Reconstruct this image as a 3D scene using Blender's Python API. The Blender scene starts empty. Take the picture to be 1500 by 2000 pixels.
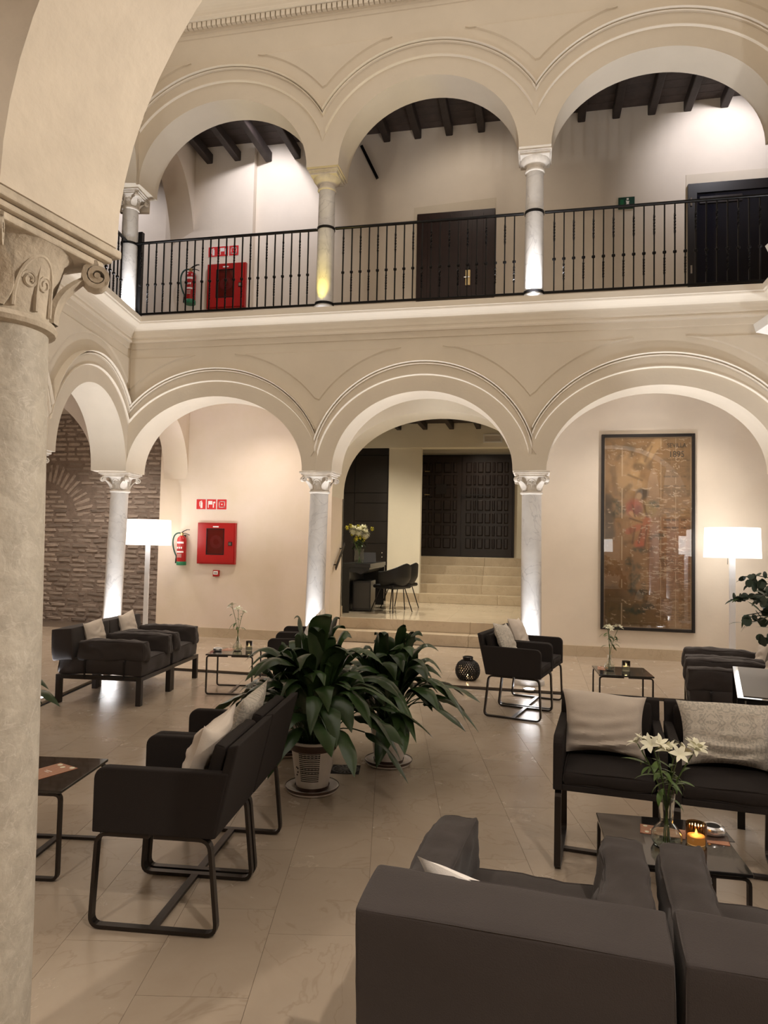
import bpy, bmesh, math, random
from mathutils import Vector, Matrix, noise as mnoise
PI = math.pi
sc = bpy.context.scene
C = sc.collection

# ------------------------------------------------------------------ camera
F_PX = 1376.83
cam_d = bpy.data.cameras.new('camera')
cam_d.sensor_fit = 'AUTO'
cam_d.sensor_width = 36.0
cam_d.lens = F_PX * 36.0 / 2000.0
cam_d.clip_start = 0.02
cam_d.clip_end = 200
cam = bpy.data.objects.new('camera', cam_d)
C.objects.link(cam)
_r = Vector((0.97757773, 0.2095902, 0.02034014))
_u = Vector((-0.0101941, -0.0493761, 0.99872823))
_f = Vector((-0.21032796, 0.97654183, 0.04613239))
_m = Matrix.Identity(4)
for i in range(3):
    _m[i][0] = _r[i]; _m[i][1] = _u[i]; _m[i][2] = -_f[i]
_m[2][3] = 1.6
cam.matrix_world = _m
sc.camera = cam

# ------------------------------------------------------------------ world: the soft warm glow of the covered patio sky
w = bpy.data.worlds.new('patio_sky')
sc.world = w
w.use_nodes = True
bg = w.node_tree.nodes['Background']
bg.inputs[0].default_value = (1.0, 0.875, 0.75, 1)
bg.inputs[1].default_value = 0.46

sc.view_settings.view_transform = 'Standard'
sc.view_settings.look = 'None'
sc.view_settings.gamma = 1.0
sc.view_settings.use_curve_mapping = False
sc.view_settings.exposure = 1.3

# light levels of the lamps and the added floodlights
UPL, UPU, DNL, HALL, UPS, FILL_ARCH, FILL_FACADE = 90.0, 36.0, 64.0, 125.0, 55.0, 190.0, 85.0

def light(name, kind, loc, energy, color=(1, 1, 1), target=None, size=0.1, spot=60, blend=0.6, parent=None):
    d = bpy.data.lights.new(name, kind)
    d.energy = energy; d.color = color
    if kind == 'AREA':
        d.shape = 'DISK'; d.size = size
    else:
        d.shadow_soft_size = size
    if kind == 'SPOT':
        d.spot_size = math.radians(spot); d.spot_blend = blend
    o = bpy.data.objects.new(name, d); C.objects.link(o)
    o.location = loc
    if target is not None:
        o.rotation_euler = (Vector(target) - Vector(loc)).to_track_quat('-Z', 'Y').to_euler()
    if parent: o.parent = parent
    return o

# ------------------------------------------------------------------ materials
M = {}
def mat(name, col, rough=0.6, metal=0.0, var=0.0, vscale=4.0, col2=None, bump=0.0, bscale=60.0, emit=None, estr=0.0,
        spec=0.5, coat=0.0, trans=0.0, ior=1.45, coords='Object', rnd=0.0, detail=4.0, sheen=0.0):
    m = bpy.data.materials.new(name); m.use_nodes = True
    nt = m.node_tree; N = nt.nodes; L = nt.links
    b = N['Principled BSDF']
    b.inputs['Base Color'].default_value = (*col, 1)
    b.inputs['Roughness'].default_value = rough
    b.inputs['Metallic'].default_value = metal
    b.inputs['Specular IOR Level'].default_value = spec
    b.inputs['Coat Weight'].default_value = coat
    b.inputs['Transmission Weight'].default_value = trans
    b.inputs['IOR'].default_value = ior
    if sheen: b.inputs['Sheen Weight'].default_value = sheen
    if emit:
        b.inputs['Emission Color'].default_value = (*emit, 1)
        b.inputs['Emission Strength'].default_value = estr
    tc = None
    if var or bump or rnd:
        tc = N.new('ShaderNodeTexCoord')
        src = tc.outputs[coords]
        if rnd:
            oi = N.new('ShaderNodeObjectInfo')
            mp = N.new('ShaderNodeVectorMath'); mp.operation = 'MULTIPLY_ADD'
            cmb = N.new('ShaderNodeCombineXYZ')
            for k in range(3): L.new(oi.outputs['Random'], cmb.inputs[k])
            mp.inputs[1].default_value = (37.0, 53.0, 29.0)
            L.new(cmb.outputs[0], mp.inputs[0]); L.new(src, mp.inputs[2])
            src = mp.outputs[0]
    if var:
        n = N.new('ShaderNodeTexNoise'); n.inputs['Scale'].default_value = vscale; n.inputs['Detail'].default_value = detail
        n.inputs['Roughness'].default_value = 0.6
        L.new(src, n.inputs['Vector'])
        r = N.new('ShaderNodeValToRGB')
        c2 = col2 if col2 else tuple(c * (1 - var) for c in col)
        r.color_ramp.elements[0].position = 0.32; r.color_ramp.elements[0].color = (*c2, 1)
        r.color_ramp.elements[1].position = 0.68; r.color_ramp.elements[1].color = (*col, 1)
        L.new(n.outputs[0], r.inputs[0])
        out = r.outputs[0]
        if rnd:
            hs = N.new('ShaderNodeHueSaturation')
            mr = N.new('ShaderNodeMapRange'); mr.inputs[3].default_value = 1 - rnd; mr.inputs[4].default_value = 1 + rnd
            L.new(oi.outputs['Random'], mr.inputs[0]); L.new(mr.outputs[0], hs.inputs['Value']); L.new(out, hs.inputs['Color'])
            out = hs.outputs[0]
        L.new(out, b.inputs['Base Color'])
    elif rnd:
        hs = N.new('ShaderNodeHueSaturation'); hs.inputs['Color'].default_value = (*col, 1)
        mr = N.new('ShaderNodeMapRange'); mr.inputs[3].default_value = 1 - rnd; mr.inputs[4].default_value = 1 + rnd
        L.new(oi.outputs['Random'], mr.inputs[0]); L.new(mr.outputs[0], hs.inputs['Value'])
        L.new(hs.outputs[0], b.inputs['Base Color'])
    if bump:
        n2 = N.new('ShaderNodeTexNoise'); n2.inputs['Scale'].default_value = bscale; n2.inputs['Detail'].default_value = 5
        L.new(src, n2.inputs['Vector'])
        bm_ = N.new('ShaderNodeBump'); bm_.inputs['Strength'].default_value = bump; bm_.inputs['Distance'].default_value = 0.01
        L.new(n2.outputs[0], bm_.inputs['Height']); L.new(bm_.outputs[0], b.inputs['Normal'])
    M[name] = m
    return m

mat('plaster', (0.71, 0.625, 0.505), 0.85, var=0.07, vscale=1.6, bump=0.12, bscale=35, spec=0.2)
mat('plaster_trim', (0.76, 0.68, 0.565), 0.8, var=0.04, vscale=2.0, bump=0.05, bscale=40, spec=0.2)
mat('plaster_pale', (0.80, 0.71, 0.60), 0.85, var=0.09, vscale=1.1, bump=0.1, bscale=25, spec=0.2)
mat('plaster_pink', (0.80, 0.68, 0.58), 0.85, var=0.12, vscale=1.3, col2=(0.74, 0.63, 0.49), bump=0.1, bscale=25, spec=0.2)
mat('plaster_cream', (0.80, 0.735, 0.60), 0.85, var=0.05, vscale=1.4, bump=0.1, bscale=25, spec=0.2)
mat('plaster_rough', (0.77, 0.69, 0.58), 0.9, var=0.10, vscale=7, bump=0.25, bscale=22, spec=0.2)
mat('capital_stone', (0.74, 0.67, 0.58), 0.7, var=0.22, vscale=9, bump=0.2, bscale=50, spec=0.3)
mat('capital_old', (0.66, 0.58, 0.47), 0.75, var=0.3, vscale=9, bump=0.5, bscale=45, spec=0.3)
mat('black_iron', (0.012, 0.011, 0.011), 0.35, metal=0.6)
mat('bronze_frame', (0.045, 0.038, 0.034), 0.32, metal=0.7)
mat('black_metal', (0.02, 0.018, 0.018), 0.35, metal=0.5)
mat('chair_fabric', (0.027, 0.0225, 0.021), 0.85, bump=0.25, bscale=400, spec=0.2)
mat('sofa_fabric', (0.047, 0.038, 0.0355), 0.75, var=0.12, vscale=5, bump=0.2, bscale=300, spec=0.3, sheen=0.1)
mat('pillow_plain', (0.74, 0.655, 0.57), 0.9, var=0.06, vscale=8, bump=0.2, bscale=300, spec=0.1)
mat('pillow_white', (0.78, 0.74, 0.70), 0.9, bump=0.2, bscale=300, spec=0.1)
mat('glass_black', (0.012, 0.011, 0.011), 0.07, spec=0.8, coat=0.5)
mat('lamp_white', (0.80, 0.80, 0.82), 0.45)
mat('fire_red', (0.40, 0.016, 0.015), 0.25, spec=0.6)
mat('hose_red', (0.30, 0.05, 0.06), 0.6)
mat('sign_red', (0.62, 0.03, 0.03), 0.5)
mat('sign_white', (0.85, 0.82, 0.78), 0.5)
mat('sign_green', (0.01, 0.055, 0.035), 0.5)
mat('hose_green', (0.02, 0.075, 0.055), 0.5)
mat('base_green', (0.02, 0.17, 0.07), 0.45)
mat('door_wood', (0.020, 0.012, 0.010), 0.35, var=0.35, vscale=6, bump=0.15, bscale=30)
mat('door_dark', (0.013, 0.009, 0.008), 0.4, var=0.2, vscale=5)
mat('upper_door', (0.030, 0.012, 0.010), 0.4, var=0.3, vscale=5)
mat('beam_wood', (0.040, 0.028, 0.024), 0.65, var=0.35, vscale=8, bump=0.3, bscale=40)
mat('plank_wood', (0.075, 0.055, 0.048), 0.7, var=0.35, vscale=6, bump=0.3, bscale=30, rnd=0.2)
mat('brass', (0.55, 0.42, 0.22), 0.3, metal=1.0)
mat('chrome', (0.7, 0.7, 0.7), 0.15, metal=1.0)
mat('leaf', (0.036, 0.072, 0.022), 0.30, var=0.35, vscale=5, rnd=0.35, spec=0.5)
mat('leaf_light', (0.075, 0.13, 0.03), 0.4, rnd=0.25)
mat('leaf_dusty', (0.035, 0.055, 0.038), 0.5, rnd=0.3)
mat('flower_white', (0.86, 0.84, 0.66), 0.6, rnd=0.08)
mat('flower_yellow', (0.55, 0.50, 0.05), 0.6, rnd=0.2)
mat('pot_white', (0.72, 0.66, 0.60), 0.3, var=0.1, vscale=12, spec=0.6)
mat('pot_brown', (0.06, 0.03, 0.02), 0.3)
mat('joint', (0.16, 0.12, 0.09), 0.9)
mat('soil', (0.03, 0.022, 0.016), 0.95, bump=0.8, bscale=60)
mat('desk_black', (0.012, 0.011, 0.011), 0.3)
mat('desk_panel', (0.045, 0.040, 0.034), 0.4)
mat('shell_black', (0.010, 0.010, 0.011), 0.45)
mat('folder_grey', (0.22, 0.20, 0.18), 0.5)
mat('silver', (0.75, 0.75, 0.76), 0.25, metal=0.9)
mat('ink', (0.015, 0.013, 0.012), 0.7)
mat('fixture_white', (0.80, 0.77, 0.72), 0.4)
mat('cast_iron', (0.05, 0.047, 0.043), 0.6, metal=0.3)
mat('dark_glass', (0.006, 0.007, 0.014), 0.08, spec=0.6)
mat('uplight_lens', (0.9, 0.9, 0.95), 0.3, emit=(0.9, 0.92, 1.0), estr=6.0)
mat('downlight_lens', (0.9, 0.9, 0.9), 0.3, emit=(1.0, 0.86, 0.68), estr=6.0)
mat('candle_flame', (1, 0.8, 0.4), 0.5, emit=(1.0, 0.78, 0.42), estr=4.0)
mat('candle_wax', (0.85, 0.78, 0.6), 0.5, emit=(1.0, 0.75, 0.42), estr=0.25)
mat('shade', (0.95, 0.95, 0.93), 0.7, emit=(1.0, 0.97, 0.93), estr=1.15)
mat('clear_glass', (0.95, 0.97, 0.95), 0.0, trans=1.0, ior=1.45)
mat('water', (0.8, 0.85, 0.75), 0.02, trans=1.0, ior=1.33)
mat('mortar', (0.33, 0.265, 0.225), 0.95, var=0.3, vscale=9, bump=0.9, bscale=40, spec=0.1)
mat('brick', (0.53, 0.445, 0.385), 0.9, var=0.3, vscale=14, bump=0.8, bscale=55, rnd=0.3, spec=0.1)
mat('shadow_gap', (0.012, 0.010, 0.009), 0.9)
mat('menu_paper', (0.36, 0.14, 0.075), 0.6)
mat('menu_stripe', (0.50, 0.30, 0.20), 0.6)
mat('glass_amber', (0.9, 0.72, 0.45), 0.05, trans=0.85, ior=1.3)
mat('glass_smoke', (0.25, 0.25, 0.26), 0.05, trans=0.85, ior=1.3)

def veined(name, base, vein, rough, scale, vscale=1.6, cloud=0.5, rnd=0.0, bump=0.0, coat=0.0, dark=None, rvar=0.0):
    """stone with clouds and thin veins"""
    m = bpy.data.materials.new(name); m.use_nodes = True
    nt = m.node_tree; N = nt.nodes; L = nt.links; b = N['Principled BSDF']
    b.inputs['Roughness'].default_value = rough; b.inputs['Coat Weight'].default_value = coat
    tc = N.new('ShaderNodeTexCoord'); src = tc.outputs['Object']
    oi = N.new('ShaderNodeObjectInfo')
    if rnd:
        cmb = N.new('ShaderNodeCombineXYZ')
        for k in range(3): L.new(oi.outputs['Random'], cmb.inputs[k])
        mp = N.new('ShaderNodeVectorMath'); mp.operation = 'MULTIPLY_ADD'; mp.inputs[1].default_value = (41.0, 67.0, 23.0)
        L.new(cmb.outputs[0], mp.inputs[0]); L.new(src, mp.inputs[2]); src = mp.outputs[0]
    n1 = N.new('ShaderNodeTexNoise'); n1.inputs['Scale'].default_value = vscale; n1.inputs['Detail'].default_value = 6
    n1.inputs['Roughness'].default_value = 0.65; n1.inputs['Distortion'].default_value = 0.8
    L.new(src, n1.inputs['Vector'])
    r1 = N.new('ShaderNodeValToRGB')
    d = dark if dark else tuple(c * (1 - cloud) for c in base)
    r1.color_ramp.elements[0].position = 0.35; r1.color_ramp.elements[0].color = (*d, 1)
    r1.color_ramp.elements[1].position = 0.65; r1.color_ramp.elements[1].color = (*base, 1)
    L.new(n1.outputs[0], r1.inputs[0])
    n2 = N.new('ShaderNodeTexNoise'); n2.inputs['Scale'].default_value = scale; n2.inputs['Detail'].default_value = 5
    n2.inputs['Distortion'].default_value = 1.4
    L.new(src, n2.inputs['Vector'])
    r2 = N.new('ShaderNodeValToRGB'); e = r2.color_ramp.elements
    e[0].position = 0.485; e[0].color = (0, 0, 0, 1); e[1].position = 0.5; e[1].color = (1, 1, 1, 1)
    k = e.new(0.515); k.color = (0, 0, 0, 1)
    L.new(n2.outputs[0], r2.inputs[0])
    mx = N.new('ShaderNodeMix'); mx.data_type = 'RGBA'
    mul = N.new('ShaderNodeMath'); mul.operation = 'MULTIPLY'; mul.inputs[1].default_value = 0.55
    L.new(r2.outputs[0], mul.inputs[0]); L.new(mul.outputs[0], mx.inputs[0])
    L.new(r1.outputs[0], mx.inputs[6]); mx.inputs[7].default_value = (*vein, 1)
    out = mx.outputs[2]
    if rnd:
        hs = N.new('ShaderNodeHueSaturation'); mr = N.new('ShaderNodeMapRange')
        mr.inputs[3].default_value = 1 - rnd; mr.inputs[4].default_value = 1 + rnd
        L.new(oi.outputs['Random'], mr.inputs[0]); L.new(mr.outputs[0], hs.inputs['Value']); L.new(out, hs.inputs['Color'])
        out = hs.outputs[0]
    L.new(out, b.inputs['Base Color'])
    if rvar:
        mr2 = N.new('ShaderNodeMapRange'); mr2.inputs[3].default_value = rough - rvar; mr2.inputs[4].default_value = rough + rvar
        L.new(n1.outputs[0], mr2.inputs[0]); L.new(mr2.outputs[0], b.inputs['Roughness'])
    if bump:
        n3 = N.new('ShaderNodeTexNoise'); n3.inputs['Scale'].default_value = 30; n3.inputs['Detail'].default_value = 6
        L.new(src, n3.inputs['Vector'])
        bb = N.new('ShaderNodeBump'); bb.inputs['Strength'].default_value = bump; bb.inputs['Distance'].default_value = 0.01
        L.new(n3.outputs[0], bb.inputs['Height']); L.new(bb.outputs[0], b.inputs['Normal'])
    M[name] = m
veined('marble', (0.72, 0.69, 0.655), (0.40, 0.38, 0.37), 0.4, 2.2, 3.0, dark=(0.58, 0.555, 0.53), rnd=0.04)
veined('old_column', (0.52, 0.475, 0.40), (0.62, 0.58, 0.51), 0.6, 11.0, 14.0, dark=(0.40, 0.36, 0.30), bump=0.5)
veined('floor_stone', (0.475, 0.39, 0.30), (0.36, 0.28, 0.205), 0.25, 2.2, 2.6, dark=(0.445, 0.36, 0.275), rnd=0.035, rvar=0.09)
veined('step_stone', (0.56, 0.46, 0.33), (0.40, 0.31, 0.21), 0.32, 2.0, 3.0, dark=(0.48, 0.385, 0.27), rnd=0.05)
veined('landing_stone', (0.62, 0.53, 0.40), (0.50, 0.41, 0.30), 0.12, 2.0, 3.0, dark=(0.57, 0.475, 0.35), rnd=0.04)

def pane_glass(name, tint=(1, 1, 1), refl=1.55):
    m = bpy.data.materials.new(name); m.use_nodes = True
    nt = m.node_tree; N = nt.nodes; L = nt.links
    for n in list(N): N.remove(n)
    o = N.new('ShaderNodeOutputMaterial'); mx = N.new('ShaderNodeMixShader')
    t = N.new('ShaderNodeBsdfTransparent'); t.inputs[0].default_value = (*tint, 1)
    g = N.new('ShaderNodeBsdfGlossy'); g.inputs['Roughness'].default_value = 0.0
    ge = N.new('ShaderNodeNewGeometry'); dt = N.new('ShaderNodeVectorMath'); dt.operation = 'DOT_PRODUCT'
    L.new(ge.outputs['Normal'], dt.inputs[0]); L.new(ge.outputs['Incoming'], dt.inputs[1])
    def mt(op, a, b=None):
        q = N.new('ShaderNodeMath'); q.operation = op
        for k, x in enumerate((a, b)):
            if x is None: continue
            if isinstance(x, (int, float)): q.inputs[k].default_value = x
            else: L.new(x, q.inputs[k])
        return q.outputs[0]
    f0 = ((refl - 1) / (refl + 1)) ** 2
    cs = mt('ABSOLUTE', dt.outputs['Value']); pw = mt('POWER', mt('SUBTRACT', 1.0, cs), 5.0)
    fr = mt('ADD', mt('MULTIPLY', pw, 1 - f0), f0)
    L.new(fr, mx.inputs[0]); L.new(t.outputs[0], mx.inputs[1]); L.new(g.outputs[0], mx.inputs[2])
    L.new(mx.outputs[0], o.inputs[0])
    M[name] = m
pane_glass('poster_glass', (0.98, 0.98, 0.97), 1.8)
pane_glass('cabinet_glass', (0.75, 0.30, 0.36), 2.0)
pane_glass('thin_glass', (0.90, 0.93, 0.89), 1.75)
pane_glass('amber_thin', (0.55, 0.40, 0.24), 1.55)
pane_glass('smoke_thin', (0.35, 0.36, 0.36), 1.6)

def damask(name):
    m = bpy.data.materials.new(name); m.use_nodes = True
    nt = m.node_tree; N = nt.nodes; L = nt.links; b = N['Principled BSDF']
    b.inputs['Roughness'].default_value = 0.9; b.inputs['Specular IOR Level'].default_value = 0.1
    tc = N.new('ShaderNodeTexCoord')
    sp = N.new('ShaderNodeSeparateXYZ'); L.new(tc.outputs['Object'], sp.inputs[0])
    ab = N.new('ShaderNodeMath'); ab.operation = 'PINGPONG'; ab.inputs[1].default_value = 0.075; L.new(sp.outputs[0], ab.inputs[0])
    ac = N.new('ShaderNodeMath'); ac.operation = 'PINGPONG'; ac.inputs[1].default_value = 0.11; L.new(sp.outputs[2], ac.inputs[0])
    cb = N.new('ShaderNodeCombineXYZ'); L.new(ab.outputs[0], cb.inputs[0]); L.new(ac.outputs[0], cb.inputs[2])
    n = N.new('ShaderNodeTexVoronoi'); n.feature = 'SMOOTH_F1'; n.inputs['Scale'].default_value = 46
    nn = N.new('ShaderNodeTexNoise'); nn.inputs['Scale'].default_value = 38; nn.inputs['Distortion'].default_value = 2.2; nn.inputs['Detail'].default_value = 1
    L.new(cb.outputs[0], nn.inputs['Vector'])
    r = N.new('ShaderNodeValToRGB'); e = r.color_ramp.elements
    e[0].position = 0.50; e[0].color = (0.70, 0.645, 0.565, 1); e[1].position = 0.53; e[1].color = (0.52, 0.485, 0.425, 1)
    L.new(nn.outputs[0], r.inputs[0]); L.new(r.outputs[0], b.inputs['Base Color'])
    M[name] = m
damask('pillow_damask')

def vcol_mat(name, rough=0.8):
    m = bpy.data.materials.new(name); m.use_nodes = True
    nt = m.node_tree; b = nt.nodes['Principled BSDF']; b.inputs['Roughness'].default_value = rough
    b.inputs['Specular IOR Level'].default_value = 0.2
    a = nt.nodes.new('ShaderNodeVertexColor'); a.layer_name = 'print'
    nt.links.new(a.outputs[0], b.inputs['Base Color'])
    M[name] = m
vcol_mat('poster_print')

# ------------------------------------------------------------------ mesh building
class MB:
    """collects verts / faces; build() links one mesh object"""
    def __init__(s): s.v = []; s.f = []; s.sm = []
    def add(s, vs, fs, smooth=False):
        o = len(s.v); s.v += [tuple(p) for p in vs]; s.f += [tuple(o + i for i in f) for f in fs]; s.sm += [smooth] * len(fs); return s
    def box(s, x0, x1, y0, y1, z0, z1):
        return s.add([(x0, y0, z0), (x1, y0, z0), (x1, y1, z0), (x0, y1, z0), (x0, y0, z1), (x1, y0, z1), (x1, y1, z1), (x0, y1, z1)],
                     [(0, 3, 2, 1), (4, 5, 6, 7), (0, 1, 5, 4), (1, 2, 6, 5), (2, 3, 7, 6), (3, 0, 4, 7)])
    def hexa(s, lo, hi):
        """lo, hi: 4 points each, ccw from above"""
        return s.add(list(lo) + list(hi), [(0, 3, 2, 1), (4, 5, 6, 7), (0, 1, 5, 4), (1, 2, 6, 5), (2, 3, 7, 6), (3, 0, 4, 7)])
    def lathe(s, prof, n=24, c=(0, 0, 0), smooth=True, cap=True):
        vs = []; fs = []
        for (r, z) in prof:
            for k in range(n):
                a = 2 * PI * k / n; vs.append((c[0] + r * math.cos(a), c[1] + r * math.sin(a), c[2] + z))
        for i in range(len(prof) - 1):
            for k in range(n):
                k2 = (k + 1) % n
                fs.append((i * n + k, i * n + k2, (i + 1) * n + k2, (i + 1) * n + k))
        s.add(vs, fs, smooth)
        if cap:
            o = len(s.v) - len(vs)
            s.f.append(tuple(o + k for k in reversed(range(n)))); s.sm.append(False)
            s.f.append(tuple(o + (len(prof) - 1) * n + k for k in range(n))); s.sm.append(False)
        return s
    def tube(s, pts, r, n=8, closed=False, smooth=True, radii=None):
        pts = [Vector(p) for p in pts]; m = len(pts); vs = []
        up = Vector((0, 0, 1)); prev = None
        for i, p in enumerate(pts):
            if closed: t = (pts[(i + 1) % m] - pts[i - 1])
            else: t = pts[min(i + 1, m - 1)] - pts[max(i - 1, 0)]
            t.normalize()
            if prev is None:
                a = t.cross(up)
                if a.length < 1e-3: a = t.cross(Vector((1, 0, 0)))
            else: a = prev - t * prev.dot(t)
            a.normalize(); prev = a; b = t.cross(a)
            rr = radii[i] if radii else r
            for k in range(n):
                g = 2 * PI * k / n
                vs.append(p + a * (rr * math.cos(g)) + b * (rr * math.sin(g)))
        fs = []
        for i in range(m if closed else m - 1):
            j = (i + 1) % m
            for k in range(n):
                k2 = (k + 1) % n
                fs.append((i * n + k, i * n + k2, j * n + k2, j * n + k))
        s.add(vs, fs, smooth)
        if not closed:
            o = len(s.v) - len(vs)
            s.f.append(tuple(o + k for k in reversed(range(n)))); s.sm.append(False)
            s.f.append(tuple(o + (m - 1) * n + k for k in range(n))); s.sm.append(False)
        return s
    def ribbon(s, pts, side, w, t, closed=False):
        """flat bar: rectangular section swept along pts lying in a plane; side = axis of the bar's width"""
        pts = [Vector(p) for p in pts]; side = Vector(side).normalized(); m = len(pts); vs = []
        for i, p in enumerate(pts):
            if closed: a = pts[i - 1]; b = pts[(i + 1) % m]
            else: a = pts[max(i - 1, 0)]; b = pts[min(i + 1, m - 1)]
            d1 = (p - a); d2 = (b - p)
            if d1.length < 1e-9: d1 = d2
            if d2.length < 1e-9: d2 = d1
            n1 = d1.normalized().cross(side); n2 = d2.normalized().cross(side)
            nn = (n1 + n2)
            nn = nn.normalized() if nn.length > 1e-6 else n1
            k = 1 / max(0.4, nn.dot(n1))
            for (u_, v_) in ((-1, -1), (1, -1), (1, 1), (-1, 1)):
                vs.append(p + side * (u_ * w / 2) + nn * (v_ * t / 2 * k))
        fs = []
        for i in range(m if closed else m - 1):
            j = (i + 1) % m
            for k in range(4):
                k2 = (k + 1) % 4
                fs.append((i * 4 + k, i * 4 + k2, j * 4 + k2, j * 4 + k))
        s.add(vs, fs)
        if not closed:
            o = len(s.v) - len(vs)
            s.f.append((o + 3, o + 2, o + 1, o)); s.sm.append(False)
            q = o + (m - 1) * 4
            s.f.append((q, q + 1, q + 2, q + 3)); s.sm.append(False)
        return s
    def prism(s, poly, y0, y1, axis='y'):
        """polygon in (x,z) extruded along y (axis 'y'), or (y,z) along x (axis 'x'), or (x,y) along z"""
        n = len(poly)
        def P(a, b, c):
            return (a, c, b) if axis == 'y' else ((c, a, b) if axis == 'x' else (a, b, c))
        vs = [P(a, b, y0) for a, b in poly] + [P(a, b, y1) for a, b in poly]
        fs = [tuple(range(n)), tuple(range(2 * n - 1, n - 1, -1))] + [(i, n + i, n + (i + 1) % n, (i + 1) % n) for i in range(n)]
        return s.add(vs, fs)
    def xf(s, mtx):
        s.v = [tuple(mtx @ Vector(p)) for p in s.v]; return s
    def mesh(s, name, bevel=0.0, seg=2, angle=35, smooth=False):
        me = bpy.data.meshes.new(name)
        me.from_pydata(s.v, [], s.f)
        bm = bmesh.new(); bm.from_mesh(me)
        for i, f in enumerate(bm.faces): f.smooth = s.sm[i] or smooth
        bmesh.ops.recalc_face_normals(bm, faces=bm.faces)
        if bevel:
            ed = [e for e in bm.edges if len(e.link_faces) == 2 and e.calc_face_angle(0) > math.radians(angle)]
            bmesh.ops.bevel(bm, geom=ed, offset=bevel, segments=seg, profile=0.5, affect='EDGES', clamp_overlap=True)
        bm.to_mesh(me); bm.free()
        if smooth or any(s.sm): me.set_sharp_from_angle(angle=math.radians(42))
        return me
    def build(s, name, m, parent=None, bevel=0.0, seg=2, loc=None, rot=None, smooth=False, angle=35):
        return obj(name, s.mesh(name, bevel, seg, angle, smooth), m, parent, loc, rot)

def obj(name, me, m, parent=None, loc=None, rot=None):
    o = bpy.data.objects.new(name, me); C.objects.link(o)
    if m is not None and not me.materials: me.materials.append(M[m] if isinstance(m, str) else m)
    if parent is not None: o.parent = parent
    if loc is not None: o.location = loc
    if rot is not None: o.rotation_euler = rot
    return o

def thing(name, label, cat, loc=(0, 0, 0), rz=0.0, group=None):
    o = bpy.data.objects.new(name, None); C.objects.link(o)
    o.location = loc; o.rotation_euler = (0, 0, rz)
    o['label'] = label; o['category'] = cat
    if group: o['group'] = group
    return o
def tag(o, label, cat, group=None):
    o['label'] = label; o['category'] = cat
    if group: o['group'] = group
    return o
def struct(o, label=None):
    o['kind'] = 'structure'
    if label: o['label'] = label
    return o
def dup(root, loc, rz, label, group=None):
    r = root.copy(); C.objects.link(r); r.location = loc; r.rotation_euler = (0, 0, rz); r['label'] = label
    if group: r['group'] = group
    for ch in list(root.children):
        c = ch.copy(); C.objects.link(c); c.parent = r
        for g in ch.children:
            d = g.copy(); C.objects.link(d); d.parent = c
    return r

def rounded(w, d, h, r, n=(8, 8, 6), puff=0.0, wr=0.0, seed=0, wscale=6.0):
    """soft cushion block centred at origin: rounded box with bulging faces and creases"""
    mb = MB(); vs = {}; verts = []; faces = []
    def vid(x, y, z):
        k = (round(x, 5), round(y, 5), round(z, 5))
        if k not in vs:
            vs[k] = len(verts); verts.append(k)
        return vs[k]
    def lin(a, k):
        h_ = a / 2; c_ = max(h_ - r, h_ * .1); inner = [-c_ + 2 * c_ * i / k for i in range(k + 1)]
        return [-h_, -h_ + (h_ - c_) * .25, -h_ + (h_ - c_) * .6] + inner + [h_ - (h_ - c_) * .6, h_ - (h_ - c_) * .25, h_]
    X, Y, Z = lin(w, n[0]), lin(d, n[1]), lin(h, n[2])
    for (A, B, fix) in ((X, Y, ('z', Z[0])), (X, Y, ('z', Z[-1])), (X, Z, ('y', Y[0])), (X, Z, ('y', Y[-1])), (Y, Z, ('x', X[0])), (Y, Z, ('x', X[-1]))):
        for i in range(len(A) - 1):
            for j in range(len(B) - 1):
                q = []
                for (a, b) in ((A[i], B[j]), (A[i + 1], B[j]), (A[i + 1], B[j + 1]), (A[i], B[j + 1])):
                    if fix[0] == 'z': q.append(vid(a, b, fix[1]))
                    elif fix[0] == 'y': q.append(vid(a, fix[1], b))
                    else: q.append(vid(fix[1], a, b))
                faces.append(tuple(q))
    out = []
    for (x, y, z) in verts:
        p = Vector((x, y, z))
        c = Vector((max(-w / 2 + r, min(w / 2 - r, x)), max(-d / 2 + r, min(d / 2 - r, y)), max(-h / 2 + r, min(h / 2 - r, z))))
        dv = p - c
        nrm = dv.normalized() if dv.length > 1e-9 else Vector((0, 0, 1))
        q = c + nrm * r if dv.length > 1e-9 else p
        ux = 1 - (2 * x / w) ** 2; uy = 1 - (2 * y / d) ** 2; uz = 1 - (2 * z / h) ** 2
        q = q + nrm * (puff * max(0, min(ux if abs(nrm.x) < .7 else 1, 1)) * max(0, uy if abs(nrm.y) < .7 else 1) * max(0, uz if abs(nrm.z) < .7 else 1))
        if wr:
            s = Vector((x * wscale + seed * 3.1, y * wscale * 0.7 + seed, z * wscale + seed * 1.7))
            q = q + nrm * (wr * (mnoise.turbulence(s, 3, False) - 0.5))
        out.append(q)
    mb.add(out, faces, True)
    return mb

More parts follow.
